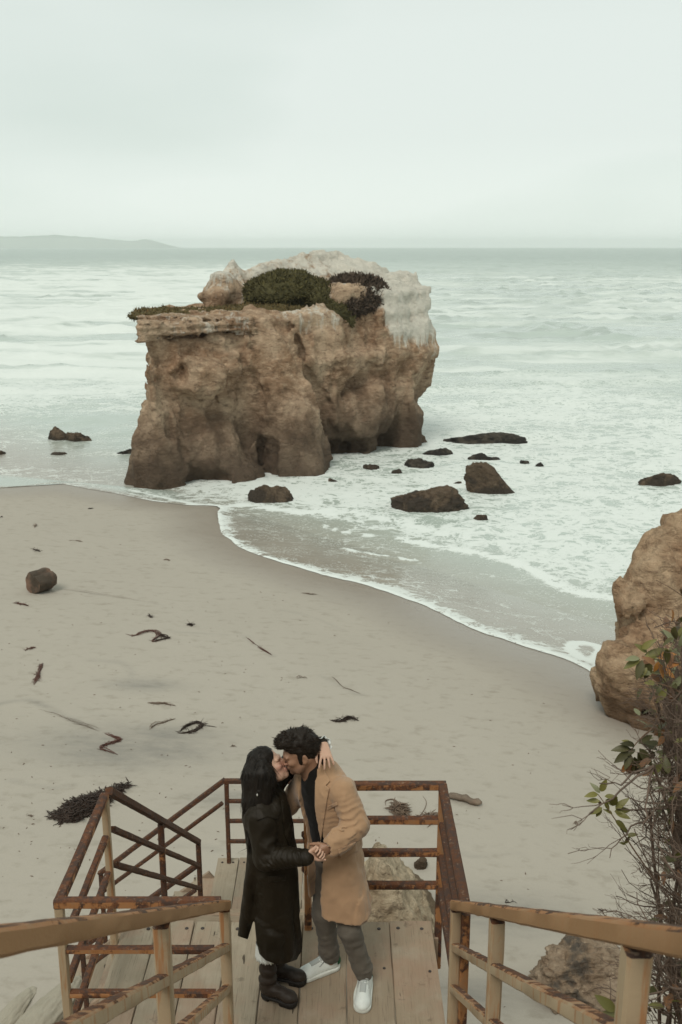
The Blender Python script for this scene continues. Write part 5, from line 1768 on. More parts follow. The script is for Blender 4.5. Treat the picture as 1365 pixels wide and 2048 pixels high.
# ------------------------------------------------ the woman
wom = thing('person', 'long haired woman in a long black leather coat and boots kissing a man', 'person', (-0.42, 5.15, DZ), 'couple kissing on the landing')
WO, WF, WU = (-0.430, 5.222, 1.497), (0.87, 0.06, 0.49), (-0.44, 0.16, 0.88)
b = Vox((-0.62, 4.84, 0.02), (0.0, 5.52, 1.72), 0.0045)
b.cone((-0.42, 5.17, 0.80), (-0.44, 5.19, 1.20), 0.09, 0.085, 0.05)
b.cone((-0.45, 5.08, 1.25), (-0.44, 5.30, 1.27), 0.04, 0.04, 0.04)
for leg in (((-0.42, 5.12, 0.80), (-0.41, 5.10, 0.45), (-0.445, 5.10, 0.08)), ((-0.41, 5.22, 0.80), (-0.38, 5.22, 0.45), (-0.40, 5.24, 0.08))):
    b.cone(leg[0], leg[1], 0.06, 0.045, 0.03)
    b.cone(leg[1], leg[2], 0.043, 0.03, 0.02)
b.cone((-0.46, 5.07, 1.25), (-0.42, 5.00, 1.03), 0.04, 0.035, 0.03)
b.cone((-0.42, 5.00, 1.03), (-0.185, 4.915, 1.095), 0.033, 0.022, 0.02)
b.cone((-0.43, 5.31, 1.27), (-0.27, 5.43, 1.46), 0.04, 0.034, 0.03)
b.cone((-0.27, 5.43, 1.46), (-0.100, 5.235, 1.625), 0.033, 0.021, 0.02)
KL, KR, KO = head(b, WO, WF, WU, 0.915, 1.15, 0.9, 0.7)
b.cone((-0.45, 5.19, 1.27), KL(-0.035, 0, -0.05), 0.045, 0.047, 0.03)
# the hand over his shoulder, fingers falling down the coat
hand(b, (-0.100, 5.232, 1.625), (0.16, -0.80, -0.42), (-0.10, 0.42, -0.80), False, ((0.30, 0.22, 0.15), (0.26, 0.25, 0.15), (0.28, 0.25, 0.15), (0.30, 0.25, 0.15)), 0.93, 0.34, (0.75, 0.45))
# the hand clasped in his
hand(b, (-0.192, 4.925, 1.092), (0.80, 0.02, 0.52), (0.25, -0.95, 0.0), True, ((0.75, 1.05, 0.55), (0.8, 1.1, 0.55), (0.85, 1.1, 0.6), (0.9, 1.1, 0.6)), 0.92, 0.10, (0.6, 0.6))
V, Q = b.mesh()
V = relax(V, Q, 1, 0.35)
loc = (V - KO) @ KR
flush = 0.55 * np.exp(-((loc[:, 0] - 0.075) ** 2 + (loc[:, 2] + 0.035) ** 2) / 0.0010) * (np.abs(loc[:, 1]) < .1)
flush = np.maximum(flush, 0.9 * np.exp(-((loc[:, 0] - 0.09) ** 2 + (loc[:, 2] + 0.067) ** 2) / 0.00012) * (np.abs(loc[:, 1]) < .024))
np_mesh('body', V + np.array((0, 0, DZ)), Q, M_SKINW, wom, attrs={'flush': flush, 'beard': np.zeros(len(V))})
for s in (-1, 1):
    mb = MB()
    mb.tube([KL(0.086, s * 0.014, 0.012), KL(0.086, s * 0.028, 0.017), KL(0.075, s * 0.046, 0.014)], (0.0022, 0.003, 0.0014), 5)
    mb.v = [v + np.array((0, 0, DZ)) for v in mb.v]
    mb.build('eyebrow', M_HAIRW, wom, True)
    mb = MB()
    mb.tube([KL(0.080, s * 0.018, -0.013), KL(0.084, s * 0.030, -0.017), KL(0.078, s * 0.044, -0.013)], (0.001, 0.0024, 0.0012), 4)
    mb.v = [v + np.array((0, 0, DZ)) for v in mb.v]
    mb.build('eyelash', M_DARKLINE, wom, True)
# long hair
hv = Vox((-0.68, 4.98, 1.0), (-0.28, 5.38, 1.66), 0.0065)
def wh_ell(c, r, k=0.02, op='add'): hv.ell(KL(*c), tuple(0.915 * a for a in r), KR, k, op)
wh_ell((-0.016, 0, 0.042), (0.099, 0.084, 0.092))
wh_ell((-0.045, 0, -0.02), (0.072, 0.080, 0.10))
hv.cone((-0.500, 5.175, 1.47), (-0.510, 5.150, 1.30), 0.074, 0.062, 0.03)
hv.cone((-0.510, 5.150, 1.30), (-0.520, 5.085, 1.09), 0.060, 0.022, 0.03)
hv.cone((-0.465, 5.115, 1.50), (-0.485, 5.095, 1.28), 0.042, 0.040, 0.03)
hv.cone((-0.452, 5.135, 1.555), (-0.408, 5.120, 1.45), 0.026, 0.026, 0.03)
hv.cone((-0.408, 5.120, 1.45), (-0.445, 5.085, 1.26), 0.030, 0.030, 0.03)
hv.cone((-0.43, 5.125, 1.50), (-0.46, 5.10, 1.34), 0.045, 0.045, 0.03)
hv.cone((-0.485, 5.095, 1.28), (-0.515, 5.06, 1.09), 0.040, 0.016, 0.02)
hv.cone((-0.50, 5.27, 1.50), (-0.51, 5.26, 1.22), 0.045, 0.03, 0.03)
wh_ell((0.120, 0.02, -0.02), (0.072, 0.085, 0.105), 0.012, 'cut')
i_, P = hv.band(0.05)
hp_ = np.stack([P[:, 0] * 60, P[:, 1] * 60, P[:, 2] * 7 + 20 * P[:, 0]], -1)
hv.F[i_] -= (0.0055 * ridged(hp_, 3, 21) + 0.004 * fbm(P * 14, 2, 7)).astype(np.float32)
V, Q = hv.mesh()
vv, ff, st = [V], [Q], [0.15 + 0.3 * (0.5 + 0.5 * fbm(np.stack([V[:, 0] * 80, V[:, 1] * 80, V[:, 2] * 6], -1), 2, 2))]
rg = np.random.default_rng(15)
fc = rg.integers(0, len(Q), 1900)
c = V[Q[fc]].mean(1)
nn = V[Q[fc]]
nn = np.cross(nn[:, 1] - nn[:, 0], nn[:, 3] - nn[:, 0])
nn /= np.linalg.norm(nn, axis=1)[:, None] + 1e-9
dn = np.array((-0.12, -0.10, -1.0)) * np.ones((len(c), 1))
lc = (c - KO) @ KR
tp = lc[:, 2] > 0.03
dn[tp] = (np.sign(lc[tp, 1])[:, None] * (KR @ np.array((0, 0.6, 0)))[None] + (KR @ np.array((-0.6, 0, -0.4)))[None])
dn -= (dn * nn).sum(1)[:, None] * nn
dn /= np.linalg.norm(dn, axis=1)[:, None] + 1e-9
dn -= 0.10 * nn
locks(c - 0.001 * nn, dn, np.where(tp, 0.045, 0.085)[:, None][:, 0], 0.0016, vv, ff, st, 16, 0.03, 7, 3, 0.30)
np_mesh('hair', np.concatenate(vv) + np.array((0, 0, DZ)), [np.concatenate(ff)], M_HAIRW, wom, attrs={'strand': np.concatenate(st)})
mb = MB()
for q_ in ((502, 1661), (505, 1666), (501, 1669), (504, 1657)):
    p = at(q_[0], q_[1], 5.035)
    mb.tube([p + Vector((0, 0, -0.005)), p + Vector((0, -.002, 0)), p + Vector((0, 0, 0.005))], (0.002, 0.005, 0.002), 6)
o = mb.build('hair_clip', M_PEARL, wom, True)
o['kind'] = 'stuff'
mb = MB()
p = at(515, 1590, 5.055)
mb.tube([p + Vector((0, 0, -0.008)), p, p + Vector((0, 0, 0.008))], (0.002, 0.005, 0.002), 6)
mb.build('pale_dot', M_PEARL, wom, True)  # one small pale dot beside the hair

# leather coat
wc = Vox((-0.72, 4.83, 0.26), (-0.06, 5.50, 1.70), 0.0075)
X_ = (1, 0, 0)
wc.cone((-0.435, 5.185, 1.20), (-0.405, 5.17, 0.95), 0.170, 0.165, 0.03, sq=(X_, 0.82))
wc.cone((-0.405, 5.17, 0.95), (-0.392, 5.135, 0.26), 0.170, 0.185, 0.03, sq=(X_, 0.80))
wc.cone((-0.462, 5.075, 1.255), (-0.44, 5.32, 1.275), 0.068, 0.064, 0.05)
wc.cone((-0.455, 5.19, 1.27), (-0.455, 5.19, 1.34), 0.085, 0.070, 0.03)
wc.cone((-0.500, 5.12, 0.95), (-0.590, 5.10, 0.34), 0.07, 0.060, 0.03, sq=(unit((1, -.2, 0)), 0.55))
wc.cone((-0.535, 4.98, 0.60), (-0.535, 4.98, 0.20), 0.012, 0.045, 0.01, 'cut')
wc.cone((-0.538, 5.05, 0.54), (-0.543, 5.05, 0.20), 0.006, 0.032, 0.01, 'cut', sq=((0, 1, 0), 3.0))
wc.cone((-0.462, 5.065, 1.250), (-0.435, 4.995, 1.035), 0.074, 0.066, 0.03)
wc.cone((-0.435, 4.995, 1.035), (-0.200, 4.925, 1.088), 0.064, 0.043, 0.02)
wc.cone((-0.43, 5.32, 1.275), (-0.27, 5.43, 1.46), 0.066, 0.056, 0.03)
wc.cone((-0.27, 5.43, 1.46), (-0.118, 5.256, 1.61), 0.054, 0.040, 0.02)
i_, P = wc.band(0.05)
wob = fbm(P * 8, 2, 14)
el = np.array((-0.435, 4.995, 1.035))
cdw = unit((0.24, -0.078, 0.058))
s2 = (P - el) @ cdw
arm = np.exp(-(np.linalg.norm(P - (el + cdw * 0.14), axis=1) / 0.13) ** 2)
n = 0.013 * (0.5 - np.abs(np.sin(math.pi * (s2 / 0.034 + 1.2 * (P[:, 2] - 1.06) / 0.06 + 1.6 * wob)))) * arm
n += 0.013 * ridged(np.stack([P[:, 0] * 7, P[:, 1] * 7, P[:, 2] * 2.4], -1) + 0.7 * wob[:, None], 3, 62)
n += 0.012 * np.sin(P[:, 1] * 30 + P[:, 0] * 34 + 3 * wob) * sstep(1.0, 0.4, P[:, 2])
wc.F[i_] -= n.astype(np.float32)
lowf = wc.grid()
hem = np.where(lowf[..., 0] < -0.545, 0.395 - 0.1 * (lowf[..., 0] + 0.58), 0.305 + 0.03 * (lowf[..., 0] + 0.4) + 0.10 * (lowf[..., 1] - 5.0))
ux, uy = proj_px(lowf)
cutp = poly_sd(ux, uy, [(496, 1879), (509, 1836), (513, 1880), (519, 1908), (532, 1921), (560, 1931), (602, 1917), (640, 1917), (640, 2048), (440, 2048), (440, 1866), (476, 1872)]) / 344.0
wc.F = np.maximum(np.maximum(wc.F, hem - 0.03 - lowf[..., 2]), -cutp).astype(np.float32)
del lowf, ux, uy, cutp
emit(wc, 'leather_coat', M_LEATHER, wom, 1)
applique(wc, 'shoulder_flap', [(512, 1600), (548, 1606), (562, 1626), (556, 1640), (536, 1634), (514, 1642)], M_LEATHER, wom, 0.008, 5.2)
applique(wc, 'pocket_flap', [(536, 1753), (571, 1751), (572, 1761), (538, 1765)], M_LEATHER, wom, 0.009, 5.2)
applique(wc, 'coat_lapel', [(562, 1600), (575, 1598), (588, 1650), (580, 1690), (570, 1668)], M_LEATHER, wom, 0.010, 5.25)
applique(wc, 'cuff_strap', [(590, 1702), (600, 1698), (606, 1730), (596, 1732)], M_LEATHER, wom, 0.007, 5.1)

# white ruffled cuffs and the lace hem of the dress
def ruffle(name, c, axis, r0, r1, length, parent, n=64, waves=9, amp=0.006, arc=(0, 2 * math.pi), thick=0.0025):
    axis = unit(axis)
    a = perp((0.3, 0.2, 0.9) if abs(axis[2]) < 0.9 else (1, 0, 0), axis)
    bb = np.cross(axis, a)
    V = []
    rows = 7
    for side in (0, 1):
        for i in range(rows):
            t = i / (rows - 1)
            for j in range(n + 1):
                th = arc[0] + (arc[1] - arc[0]) * j / n
                r = r0 + (r1 - r0) * t + amp * t * math.sin(th * waves + 1.3 * t) + (thick if side else 0)
                ln = length * t * (1 + 0.05 * math.sin(th * waves * 2) * (i == rows - 1))
                V.append(np.array(c) + axis * ln + r * (math.cos(th) * a + math.sin(th) * bb))
    V = np.array(V) + np.array((0, 0, DZ))
    f1 = grid_faces(rows, n + 1)
    off_ = rows * (n + 1)
    f2 = f1[:, ::-1] + off_
    e = []
    for j in range(n):
        k = (rows - 1) * (n + 1) + j
        e.append((k, k + 1, k + 1 + off_, k + off_))
    return np_mesh(name, V, np.concatenate([f1, f2, np.array(e)]), M_LACE, parent)
ruffle('cuff', (-0.128, 5.266, 1.602), (0.55, -0.62, 0.42), 0.030, 0.046, 0.055, wom, n=120, waves=7, amp=0.006)
ruffle('cuff', (-0.212, 4.927, 1.086), (0.93, 0.0, 0.25), 0.027, 0.029, 0.026, wom, n=120, waves=9, amp=0.002)
ruffle('dress_hem', (-0.438, 5.110, 0.385), (0.0, 0.0, -1), 0.070, 0.076, 0.098, wom, n=240, waves=15, amp=0.003)

# boots
def boot(parent, heel, toe):
    d = Vector(toe) - Vector(heel)
    ang = math.atan2(d.y, d.x)
    Rz = np.array([[math.cos(ang), -math.sin(ang), 0], [math.sin(ang), math.cos(ang), 0], [0, 0, 1]])
    hp = np.array((heel[0], heel[1], 0))
    def T(V): return V @ Rz.T + hp + np.array((0, 0, DZ + 0.002))
    h = Vox((-0.05, -0.08, 0.0), (0.30, 0.08, 0.40), 0.0055)
    h.cone((0.055, 0, 0.37), (0.055, 0, 0.13), 0.054, 0.046, 0.02)
    h.cone((0.050, 0, 0.12), (0.070, 0, 0.075), 0.048, 0.046, 0.02)
    h.cone((0.065, 0, 0.080), (0.19, 0, 0.058), 0.039, 0.037, 0.03)
    h.ell((0.200, 0, 0.055), (0.050, 0.043, 0.033), None, 0.02)
    h.ell((0.045, 0, 0.075), (0.045, 0.036, 0.040), None, 0.02)
    i_, P = h.band(0.04)
    h.F[i_] -= (0.006 * np.sin(P[:, 2] * 95 + 3 * fbm(P * 14, 2, 3)) * sstep(0.07, 0.13, P[:, 2]) * sstep(0.30, 0.2, P[:, 2]) + 0.003 * fbm(P * 40, 2, 8)).astype(np.float32)
    h.half((0, 0, 0.034), (0, 0, -1))
    V, Q = h.mesh()
    bt = np_mesh('boot', T(relax(V, Q, 1)), Q, M_BOOT, parent)
    s = Vox((-0.05, -0.09, -0.02), (0.31, 0.09, 0.08), 0.0055)
    s.cone((0.05, 0, 0.03), (0.202, 0, 0.03), 0.042, 0.048, 0.01)
    s.half((0, 0, 0.043), (0, 0, 1))
    s.half((0, 0, 0.0), (0, 0, -1))
    s.box((0.108, 0, 0.0), (0.038, 0.1, 0.026), None, 0.004, op='cut')
    for x_ in (0.165, 0.19, 0.215, 0.24):
        for y_ in (-0.052, 0.052):
            s.box((x_, y_, 0.008), (0.006, 0.012, 0.012), None, 0.002, op='cut')
    V, Q = s.mesh()
    np_mesh('sole', T(V), Q, M_SOLE, bt)
    return bt
boot(wom, (-0.492, 5.110), (-0.285, 5.022))
boot(wom, (-0.455, 5.262), (-0.235, 5.205))
# ---------------------------------------------------------------- the bush at the edge of the stairs
def leaf_mat(name, lo, hi, back):
    m = Mat(name, 0.5, 0.35)
    P = m.obj()
    r = m.rand()
    c = m.mix(r, lo, hi)
    c = m.mix(m.smooth(m.noise(m.vadd(P, m.vscale(m.pos(), 1.0)), 60, 3), 0.55, 0.75), c, back)
    return m.out(c, 0.48)
M_LEAFG = leaf_mat('olive_green_leaf', (0.095, 0.090, 0.020), (0.190, 0.175, 0.050), (0.095, 0.075, 0.028))
M_LEAFP = leaf_mat('pale_grey_green_leaf', (0.15, 0.155, 0.080), (0.22, 0.22, 0.12), (0.10, 0.11, 0.06))
M_LEAFD = leaf_mat('dark_green_leaf', (0.038, 0.036, 0.011), (0.085, 0.078, 0.026), (0.05, 0.035, 0.016))
M_LEAFO = leaf_mat('orange_dying_leaf', (0.33, 0.125, 0.028), (0.42, 0.19, 0.045), (0.18, 0.07, 0.022))
M_LEAFB = leaf_mat('brown_dead_leaf', (0.12, 0.055, 0.025), (0.22, 0.11, 0.05), (0.07, 0.035, 0.02))
m = Mat('grey_brown_twig', 0.9, 0.15)
P = m.pos()
M_TWIG = m.out(m.mix(m.noise(P, 14, 4), (0.085, 0.056, 0.042), (0.205, 0.150, 0.115)), 0.9, m.bump(m.noise(P, 120, 3), 0.4, 0.002))
m = Mat('young_red_stem', 0.7, 0.2)
M_STEM = m.out(m.mix(m.noise(m.pos(), 25, 4), (0.12, 0.075, 0.045), (0.24, 0.155, 0.10)), 0.7)

def leaf_mesh(name, mat, curl):
    """a folded, arched leaf 1 long with real thickness at the midrib"""
    n, V = 7, []
    for i in range(n):
        t = i / (n - 1)
        w = 0.21 * math.sin(math.pi * min(1, t ** 0.8 * 0.97 + 0.02)) ** 0.85
        z = -curl * t * t
        V += [(t, -w, z + 0.28 * w), (t, 0, z), (t, w, z + 0.28 * w)]
    F_ = []
    for i in range(n - 1):
        a = i * 3
        F_ += [(a, a + 3, a + 4, a + 1), (a + 1, a + 4, a + 5, a + 2)]
    o = np_mesh(name, np.array(V), np.array(F_), mat)
    me = o.data
    bpy.data.objects.remove(o)
    return me
LEAVES = {k: [leaf_mesh('leaf', mt, c) for c in (0.10, 0.25, 0.42)] for k, mt in (('g', M_LEAFG), ('p', M_LEAFP), ('d', M_LEAFD), ('o', M_LEAFO), ('b', M_LEAFB))}
LR = random.Random(21)
def put_leaf(parent, p, dirv, size, kind, roll=None):
    o = bpy.data.objects.new('leaf', LR.choice(LEAVES[kind]))
    COL.objects.link(o)
    o.parent = parent
    d = Vector(dirv).normalized()
    up = Vector((LR.gauss(0, .5), LR.gauss(0, .5) - 0.3, 1.0)) if roll is None else roll
    y = up.cross(d).normalized()
    z = d.cross(y)
    M = Matrix((d, y, z)).transposed().to_4x4()
    M = Matrix.Translation(Vector(p) - root_loc(parent)) @ M @ Matrix.Diagonal((size, size, size, 1))
    o.matrix_basis = M
    return o

def twig_path(a, b, sag, wob, rg, n=8):
    a, b = np.array(tuple(a)), np.array(tuple(b))
    t = np.linspace(0, 1, n)[:, None]
    P = a + (b - a) * t
    P[:, 2] += (sag * np.sin(np.pi * t[:, 0]))
    w = np.cumsum(rg.normal(0, wob, (n, 3)), 0)
    w -= w[-1] * t * 0.6
    w[0] = 0
    return P + w

bush = thing('bush', 'leafy and twiggy bush reaching in beside the stair railing, with green and orange leaves', 'bush', (1.9, 3.6, 5.7))
rg = np.random.default_rng(33)
twigs = MB()
# the woody stems rise from the bluff below and spread
roots = [np.array((1.55 + 0.5 * rg.random(), 3.1 + 1.0 * rg.random(), 9.4 - 0.94 * 3.6 - 0.7)) for _ in range(9)]
hubs = []
for i in range(46):
    px = rg.uniform(1300, 1480)
    py = rg.uniform(1340, 1960) if i % 4 else rg.uniform(1235, 1400)
    if py < 1330: px = rg.uniform(1325, 1450)
    D = rg.uniform(2.9, 3.8)
    h = np.array(tuple(at(px, py, D)))
    r = roots[rg.integers(len(roots))]
    path = twig_path(r, h, 0.05, 0.018, rg, 9)
    twigs.tube(path, np.linspace(0.010, 0.0055, 9), 5, False)
    hubs.append((h, path))
def fork(P, r, depth):
    n = len(P)
    for _ in range(rg.integers(2, 5)):
        k = rg.integers(2, n - 1)
        d = unit(P[k] - P[k - 1] + rg.normal(0, 0.012, 3) + np.array((-0.006, 0, 0.006)))
        L = rg.uniform(0.05, 0.17) * (1.0 if depth else 0.6)
        Q = twig_path(P[k], P[k] + d * L, 0.0, 0.005, rg, 5)
        twigs.tube(Q, np.linspace(r * 0.75, r * 0.35, 5), 4, False)
        if depth: fork(Q, r * 0.7, depth - 1)
# dead twigs crossing out over the sand
ends = [(1232, 1812), (1178, 1622), (1240, 1745), (1228, 1715), (1262, 1680), (1205, 1570), (1215, 1640), (1225, 1840), (1240, 1790), (1250, 1660), (1245, 1570), (1236, 1560), (1270, 1640), (1228, 1850), (1200, 1835), (1255, 1700), (1270, 1720), (1285, 1480), (1300, 1420), (1285, 1600)]
for i in range(300):
    if i < len(ends):
        px, py = ends[i]
    else:
        py = rg.uniform(1400, 2020) if i % 6 else rg.uniform(1255, 1420)
        px = rg.triangular(1228 + 60 * (py < 1540), 1345, 1420)
    h, path = hubs[rg.integers(len(hubs))]
    for _ in range(6):
        h2, p2 = hubs[rg.integers(len(hubs))]
        _, hy = 0, 0
        d0 = np.linalg.norm(h2 - np.array(tuple(at(px, py, h2[1]))))
        if d0 < np.linalg.norm(h - np.array(tuple(at(px, py, h[1])))): h, path = h2, p2
    e = np.array(tuple(at(px, py, h[1] + rg.uniform(-0.35, 0.3))))
    s0 = path[rg.integers(5, 9)]
    if i >= len(ends) and rg.random() < 0.62:
        s0 = np.array(tuple(at(px + rg.uniform(70, 190), py + rg.uniform(-10, 150), e[1] + rg.uniform(-0.2, 0.2))))
    P = twig_path(s0, e, -0.012, 0.008, rg, 9)
    r = rg.uniform(0.0019, 0.0038)
    twigs.tube(P, np.linspace(r * 1.35, r * 0.5, 9), 4, False)
    fork(P, r * 0.7, 1)
o = twigs.build('twigs', M_TWIG, bush, True)
o['kind'] = 'stuff'

def sprig(stem_px, D, leaves, seed, rad=0.0026, dD=0.0):
    """a leafy shoot: stem through the listed picture points, leaves as (px, py, angle, pixels long, colour)"""
    pts = [at(x_, y_, D + dD * i) for i, (x_, y_) in enumerate(stem_px)]
    mb = MB()
    P = spline(pts, 14)
    mb.tube(P, np.linspace(rad * 1.4, rad * 0.6, 14), 5, False)
    stem = mb.build('stem', M_STEM, bush, True)
    for (x_, y_, ang, ln, kd_) in leaves:
        p0 = at(x_, y_, D)
        k = np.argmin(np.linalg.norm(P - np.array(tuple(p0)), axis=1))
        base = Vector(P[k]) * 0.35 + p0 * 0.65
        ppm = FPX / math.hypot(D, CAM_H - p0.z)
        a = math.radians(ang)
        d = Vector((math.cos(a), LR.uniform(-0.55, 0.25), math.sin(a)))
        put_leaf(bush, base, d, ln / ppm * 1.12, kd_, Vector((LR.gauss(0, .35), -0.7, 0.8)))
# the green shoot hanging out over the sand
sprig([(1310, 1760), (1262, 1690), (1238, 1650), (1218, 1620), (1205, 1600), (1196, 1588)], 3.25,
      [(1196, 1588, 172, 25, 'g'), (1197, 1603, 178, 22, 'g'), (1200, 1616, 215, 24, 'g'), (1198, 1618, 245, 20, 'g'), (1206, 1580, 78, 28, 'g'), (1203, 1585, 128, 22, 'p'),
       (1212, 1588, 18, 22, 'g'), (1210, 1605, -55, 20, 'g'), (1196, 1600, -75, 18, 'b'), (1214, 1600, -28, 26, 'g'), (1231, 1610, 88, 30, 'g'), (1236, 1612, 55, 28, 'g'), (1233, 1621, 12, 30, 'g'),
       (1236, 1624, -8, 26, 'g'), (1230, 1640, -30, 28, 'g'), (1226, 1628, 140, 16, 'g'), (1240, 1660, -15, 24, 'd'), (1247, 1690, 60, 16, 'g'), (1248, 1692, 150, 12, 'g'), (1258, 1672, 20, 18, 'g')], 1)
# drooping dark bunch
sprig([(1330, 1440), (1295, 1465), (1270, 1490), (1258, 1512)], 3.3,
      [(1258, 1495, 178, 32, 'd'), (1255, 1502, 205, 34, 'd'), (1262, 1508, 245, 30, 'd'), (1268, 1512, 265, 36, 'd'), (1276, 1515, -78, 40, 'd'), (1282, 1508, -62, 42, 'd'), (1285, 1500, -50, 38, 'd'),
       (1262, 1522, 250, 26, 'b'), (1268, 1530, 235, 30, 'o'), (1272, 1535, 262, 26, 'b'), (1270, 1490, 150, 26, 'd'), (1280, 1488, 30, 30, 'd'), (1262, 1484, 165, 18, 'g'), (1290, 1490, -20, 36, 'd'), (1275, 1500, 200, 30, 'd')], 2)
# bunch with orange leaves against the outcrop
sprig([(1400, 1330), (1350, 1325), (1312, 1318), (1285, 1312)], 3.1,
      [(1276, 1318, 175, 30, 'p'), (1278, 1322, 205, 34, 'g'), (1290, 1312, 10, 36, 'g'), (1298, 1312, 25, 34, 'g'), (1285, 1325, 250, 36, 'd'), (1300, 1325, 262, 40, 'd'), (1295, 1300, 140, 26, 'g'),
       (1284, 1290, 55, 30, 'g'), (1312, 1312, 15, 36, 'o'), (1310, 1318, 200, 26, 'b'), (1316, 1325, 255, 22, 'o'), (1318, 1330, -70, 30, 'o'), (1330, 1340, 25, 24, 'o'), (1325, 1345, -35, 26, 'o'), (1345, 1300, 10, 40, 'p'),
       (1352, 1262, 120, 30, 'p'), (1360, 1290, 75, 40, 'p'), (1300, 1362, 170, 24, 'p'), (1290, 1345, 230, 22, 'g'), (1355, 1205, 95, 34, 'o')], 3)
sprig([(1420, 1420), (1370, 1390), (1335, 1372), (1310, 1366)], 3.0,
      [(1310, 1366, 165, 24, 'g'), (1322, 1372, 260, 26, 'p'), (1330, 1380, 235, 30, 'g'), (1345, 1375, 60, 28, 'p'), (1350, 1385, -60, 30, 'd'), (1338, 1392, -80, 26, 'b')], 5)
# shoot at the bottom beside the post
sprig([(1290, 2100), (1262, 2060), (1245, 2035), (1230, 2022)], 2.35,
      [(1232, 2022, 140, 42, 'g'), (1236, 2030, 178, 40, 'g'), (1240, 2040, 215, 44, 'g'), (1242, 2020, 85, 36, 'g'), (1248, 2022, 40, 36, 'd'), (1252, 2035, -10, 38, 'g'), (1246, 2045, 250, 44, 'g'), (1262, 2040, 60, 36, 'd'), (1228, 2034, 200, 30, 'd')], 4)
# looser leaves deeper in the bush
for i in range(260):
    py = rg.uniform(1250, 2040) if i % 3 else rg.uniform(1250, 1620)
    px = rg.triangular(1275 if 1300 < py < 1560 else 1300, 1350, 1395)
    h = at(px, py, rg.uniform(2.9, 3.9))
    kd_ = LR.choice('gddddbbgpd' if py < 1700 else 'ddbbbgddbb')
    put_leaf(bush, h, (rg.normal(-0.4, .6), rg.normal(0, .5), rg.normal(0.1, .7)), rg.uniform(0.035, 0.062), kd_)
# a thin reddish twig arching across the outcrop
mb = MB()
mb.tube(spline([at(1400, 1400, 3.2), at(1330, 1392, 3.2), at(1260, 1388, 3.15), at(1210, 1380, 3.1), at(1195, 1366, 3.1)], 14), np.linspace(0.0026, 0.001, 14), 5, False)
mb.build('stem', M_STEM, bush, True)
mb = MB()
mb.tube(spline([at(1420, 1240, 3.2), at(1375, 1200, 3.2), at(1345, 1178, 3.15), at(1312, 1160, 3.1)], 14), np.linspace(0.0026, 0.001, 14), 5, False)
mb.build('stem', M_STEM, bush, True)
# ---------------------------------------------------------------- what the tide left on the sand
def weed_mat(name, lo, hi, rough=0.6):
    m = Mat(name, rough, 0.3)
    P = m.pos()
    return m.out(m.mix(m.noise(P, 9, 5, 0.65), lo, hi), rough, m.bump(m.noise(P, 60, 4), 0.4, 0.004))
M_KELP = weed_mat('dark_kelp', (0.016, 0.010, 0.007), (0.052, 0.030, 0.019))
M_REDWEED = weed_mat('red_brown_weed', (0.060, 0.024, 0.017), (0.145, 0.065, 0.045))
M_PALEWEED = weed_mat('faded_brown_weed', (0.10, 0.066, 0.044), (0.19, 0.135, 0.095))
M_DRIFT = wood_mat('driftwood', (0.115, 0.085, 0.062), (0.215, 0.170, 0.130))
SG = 'seaweed left on the sand'
def weed(label, px, n, spread, rad, mat, seed, lump=0, name='seaweed', cat='seaweed', frond=0, hgt=0.02):
    """strands of weed lying along a line of picture points; spread and rad in metres"""
    rg = np.random.default_rng(seed)
    P = np.array([tuple(on_sand(*p)) for p in px])
    L = spline(P, 40)
    mb = MB()
    for i in range(n):
        a = rg.integers(0, 26) if n > 2 else 0
        b = min(39, a + rg.integers(10, 24)) if n > 2 else 39
        seg = L[a:b + 1].copy()
        k = len(seg)
        t = np.linspace(0, 1, k)
        env = spread * (0.35 + 0.65 * np.sin(np.pi * (np.linspace(a, b, k) / 39.0) ** 0.9))
        off = rg.normal(0, 1, 2)
        w = np.cumsum(rg.normal(0, 0.30, (k, 2)), 0)
        w -= w.mean(0)
        seg[:, 0] += env * (off[0] * 0.6 + w[:, 0] * 0.5)
        seg[:, 1] += env * (off[1] * 0.6 + w[:, 1] * 0.5)
        seg[:, 2] = sand_z(seg[:, 0], seg[:, 1]) + rad * 0.5 + abs(rg.normal(0, hgt)) * np.sin(np.pi * t) * (1 if n > 2 else 0.3)
        r = rad * rg.uniform(0.5, 1.3) * (1 - 0.75 * np.abs(2 * t - 1) ** 2.2)
        mb.tube(seg, r, 4, True, 0.55, up=(0, 0, 1))
        for _ in range(frond):
            q = seg[rg.integers(0, k)]
            d = rg.normal(0, 1, 3) * np.array((1, 1, 0.25))
            d /= np.linalg.norm(d)
            l_ = rad * rg.uniform(4, 11)
            e = q + d * l_
            e[2] = max(e[2], float(sand_z(e[0], e[1])) + 0.003)
            mb.tube([q, (q + e) / 2 + rg.normal(0, rad, 3), e], (rad * .5, rad * .42, rad * .12), 3, False)
    o = mb.build(name, mat, None, True)
    o['label'] = label
    o['category'] = cat
    o['group'] = SG
    return o
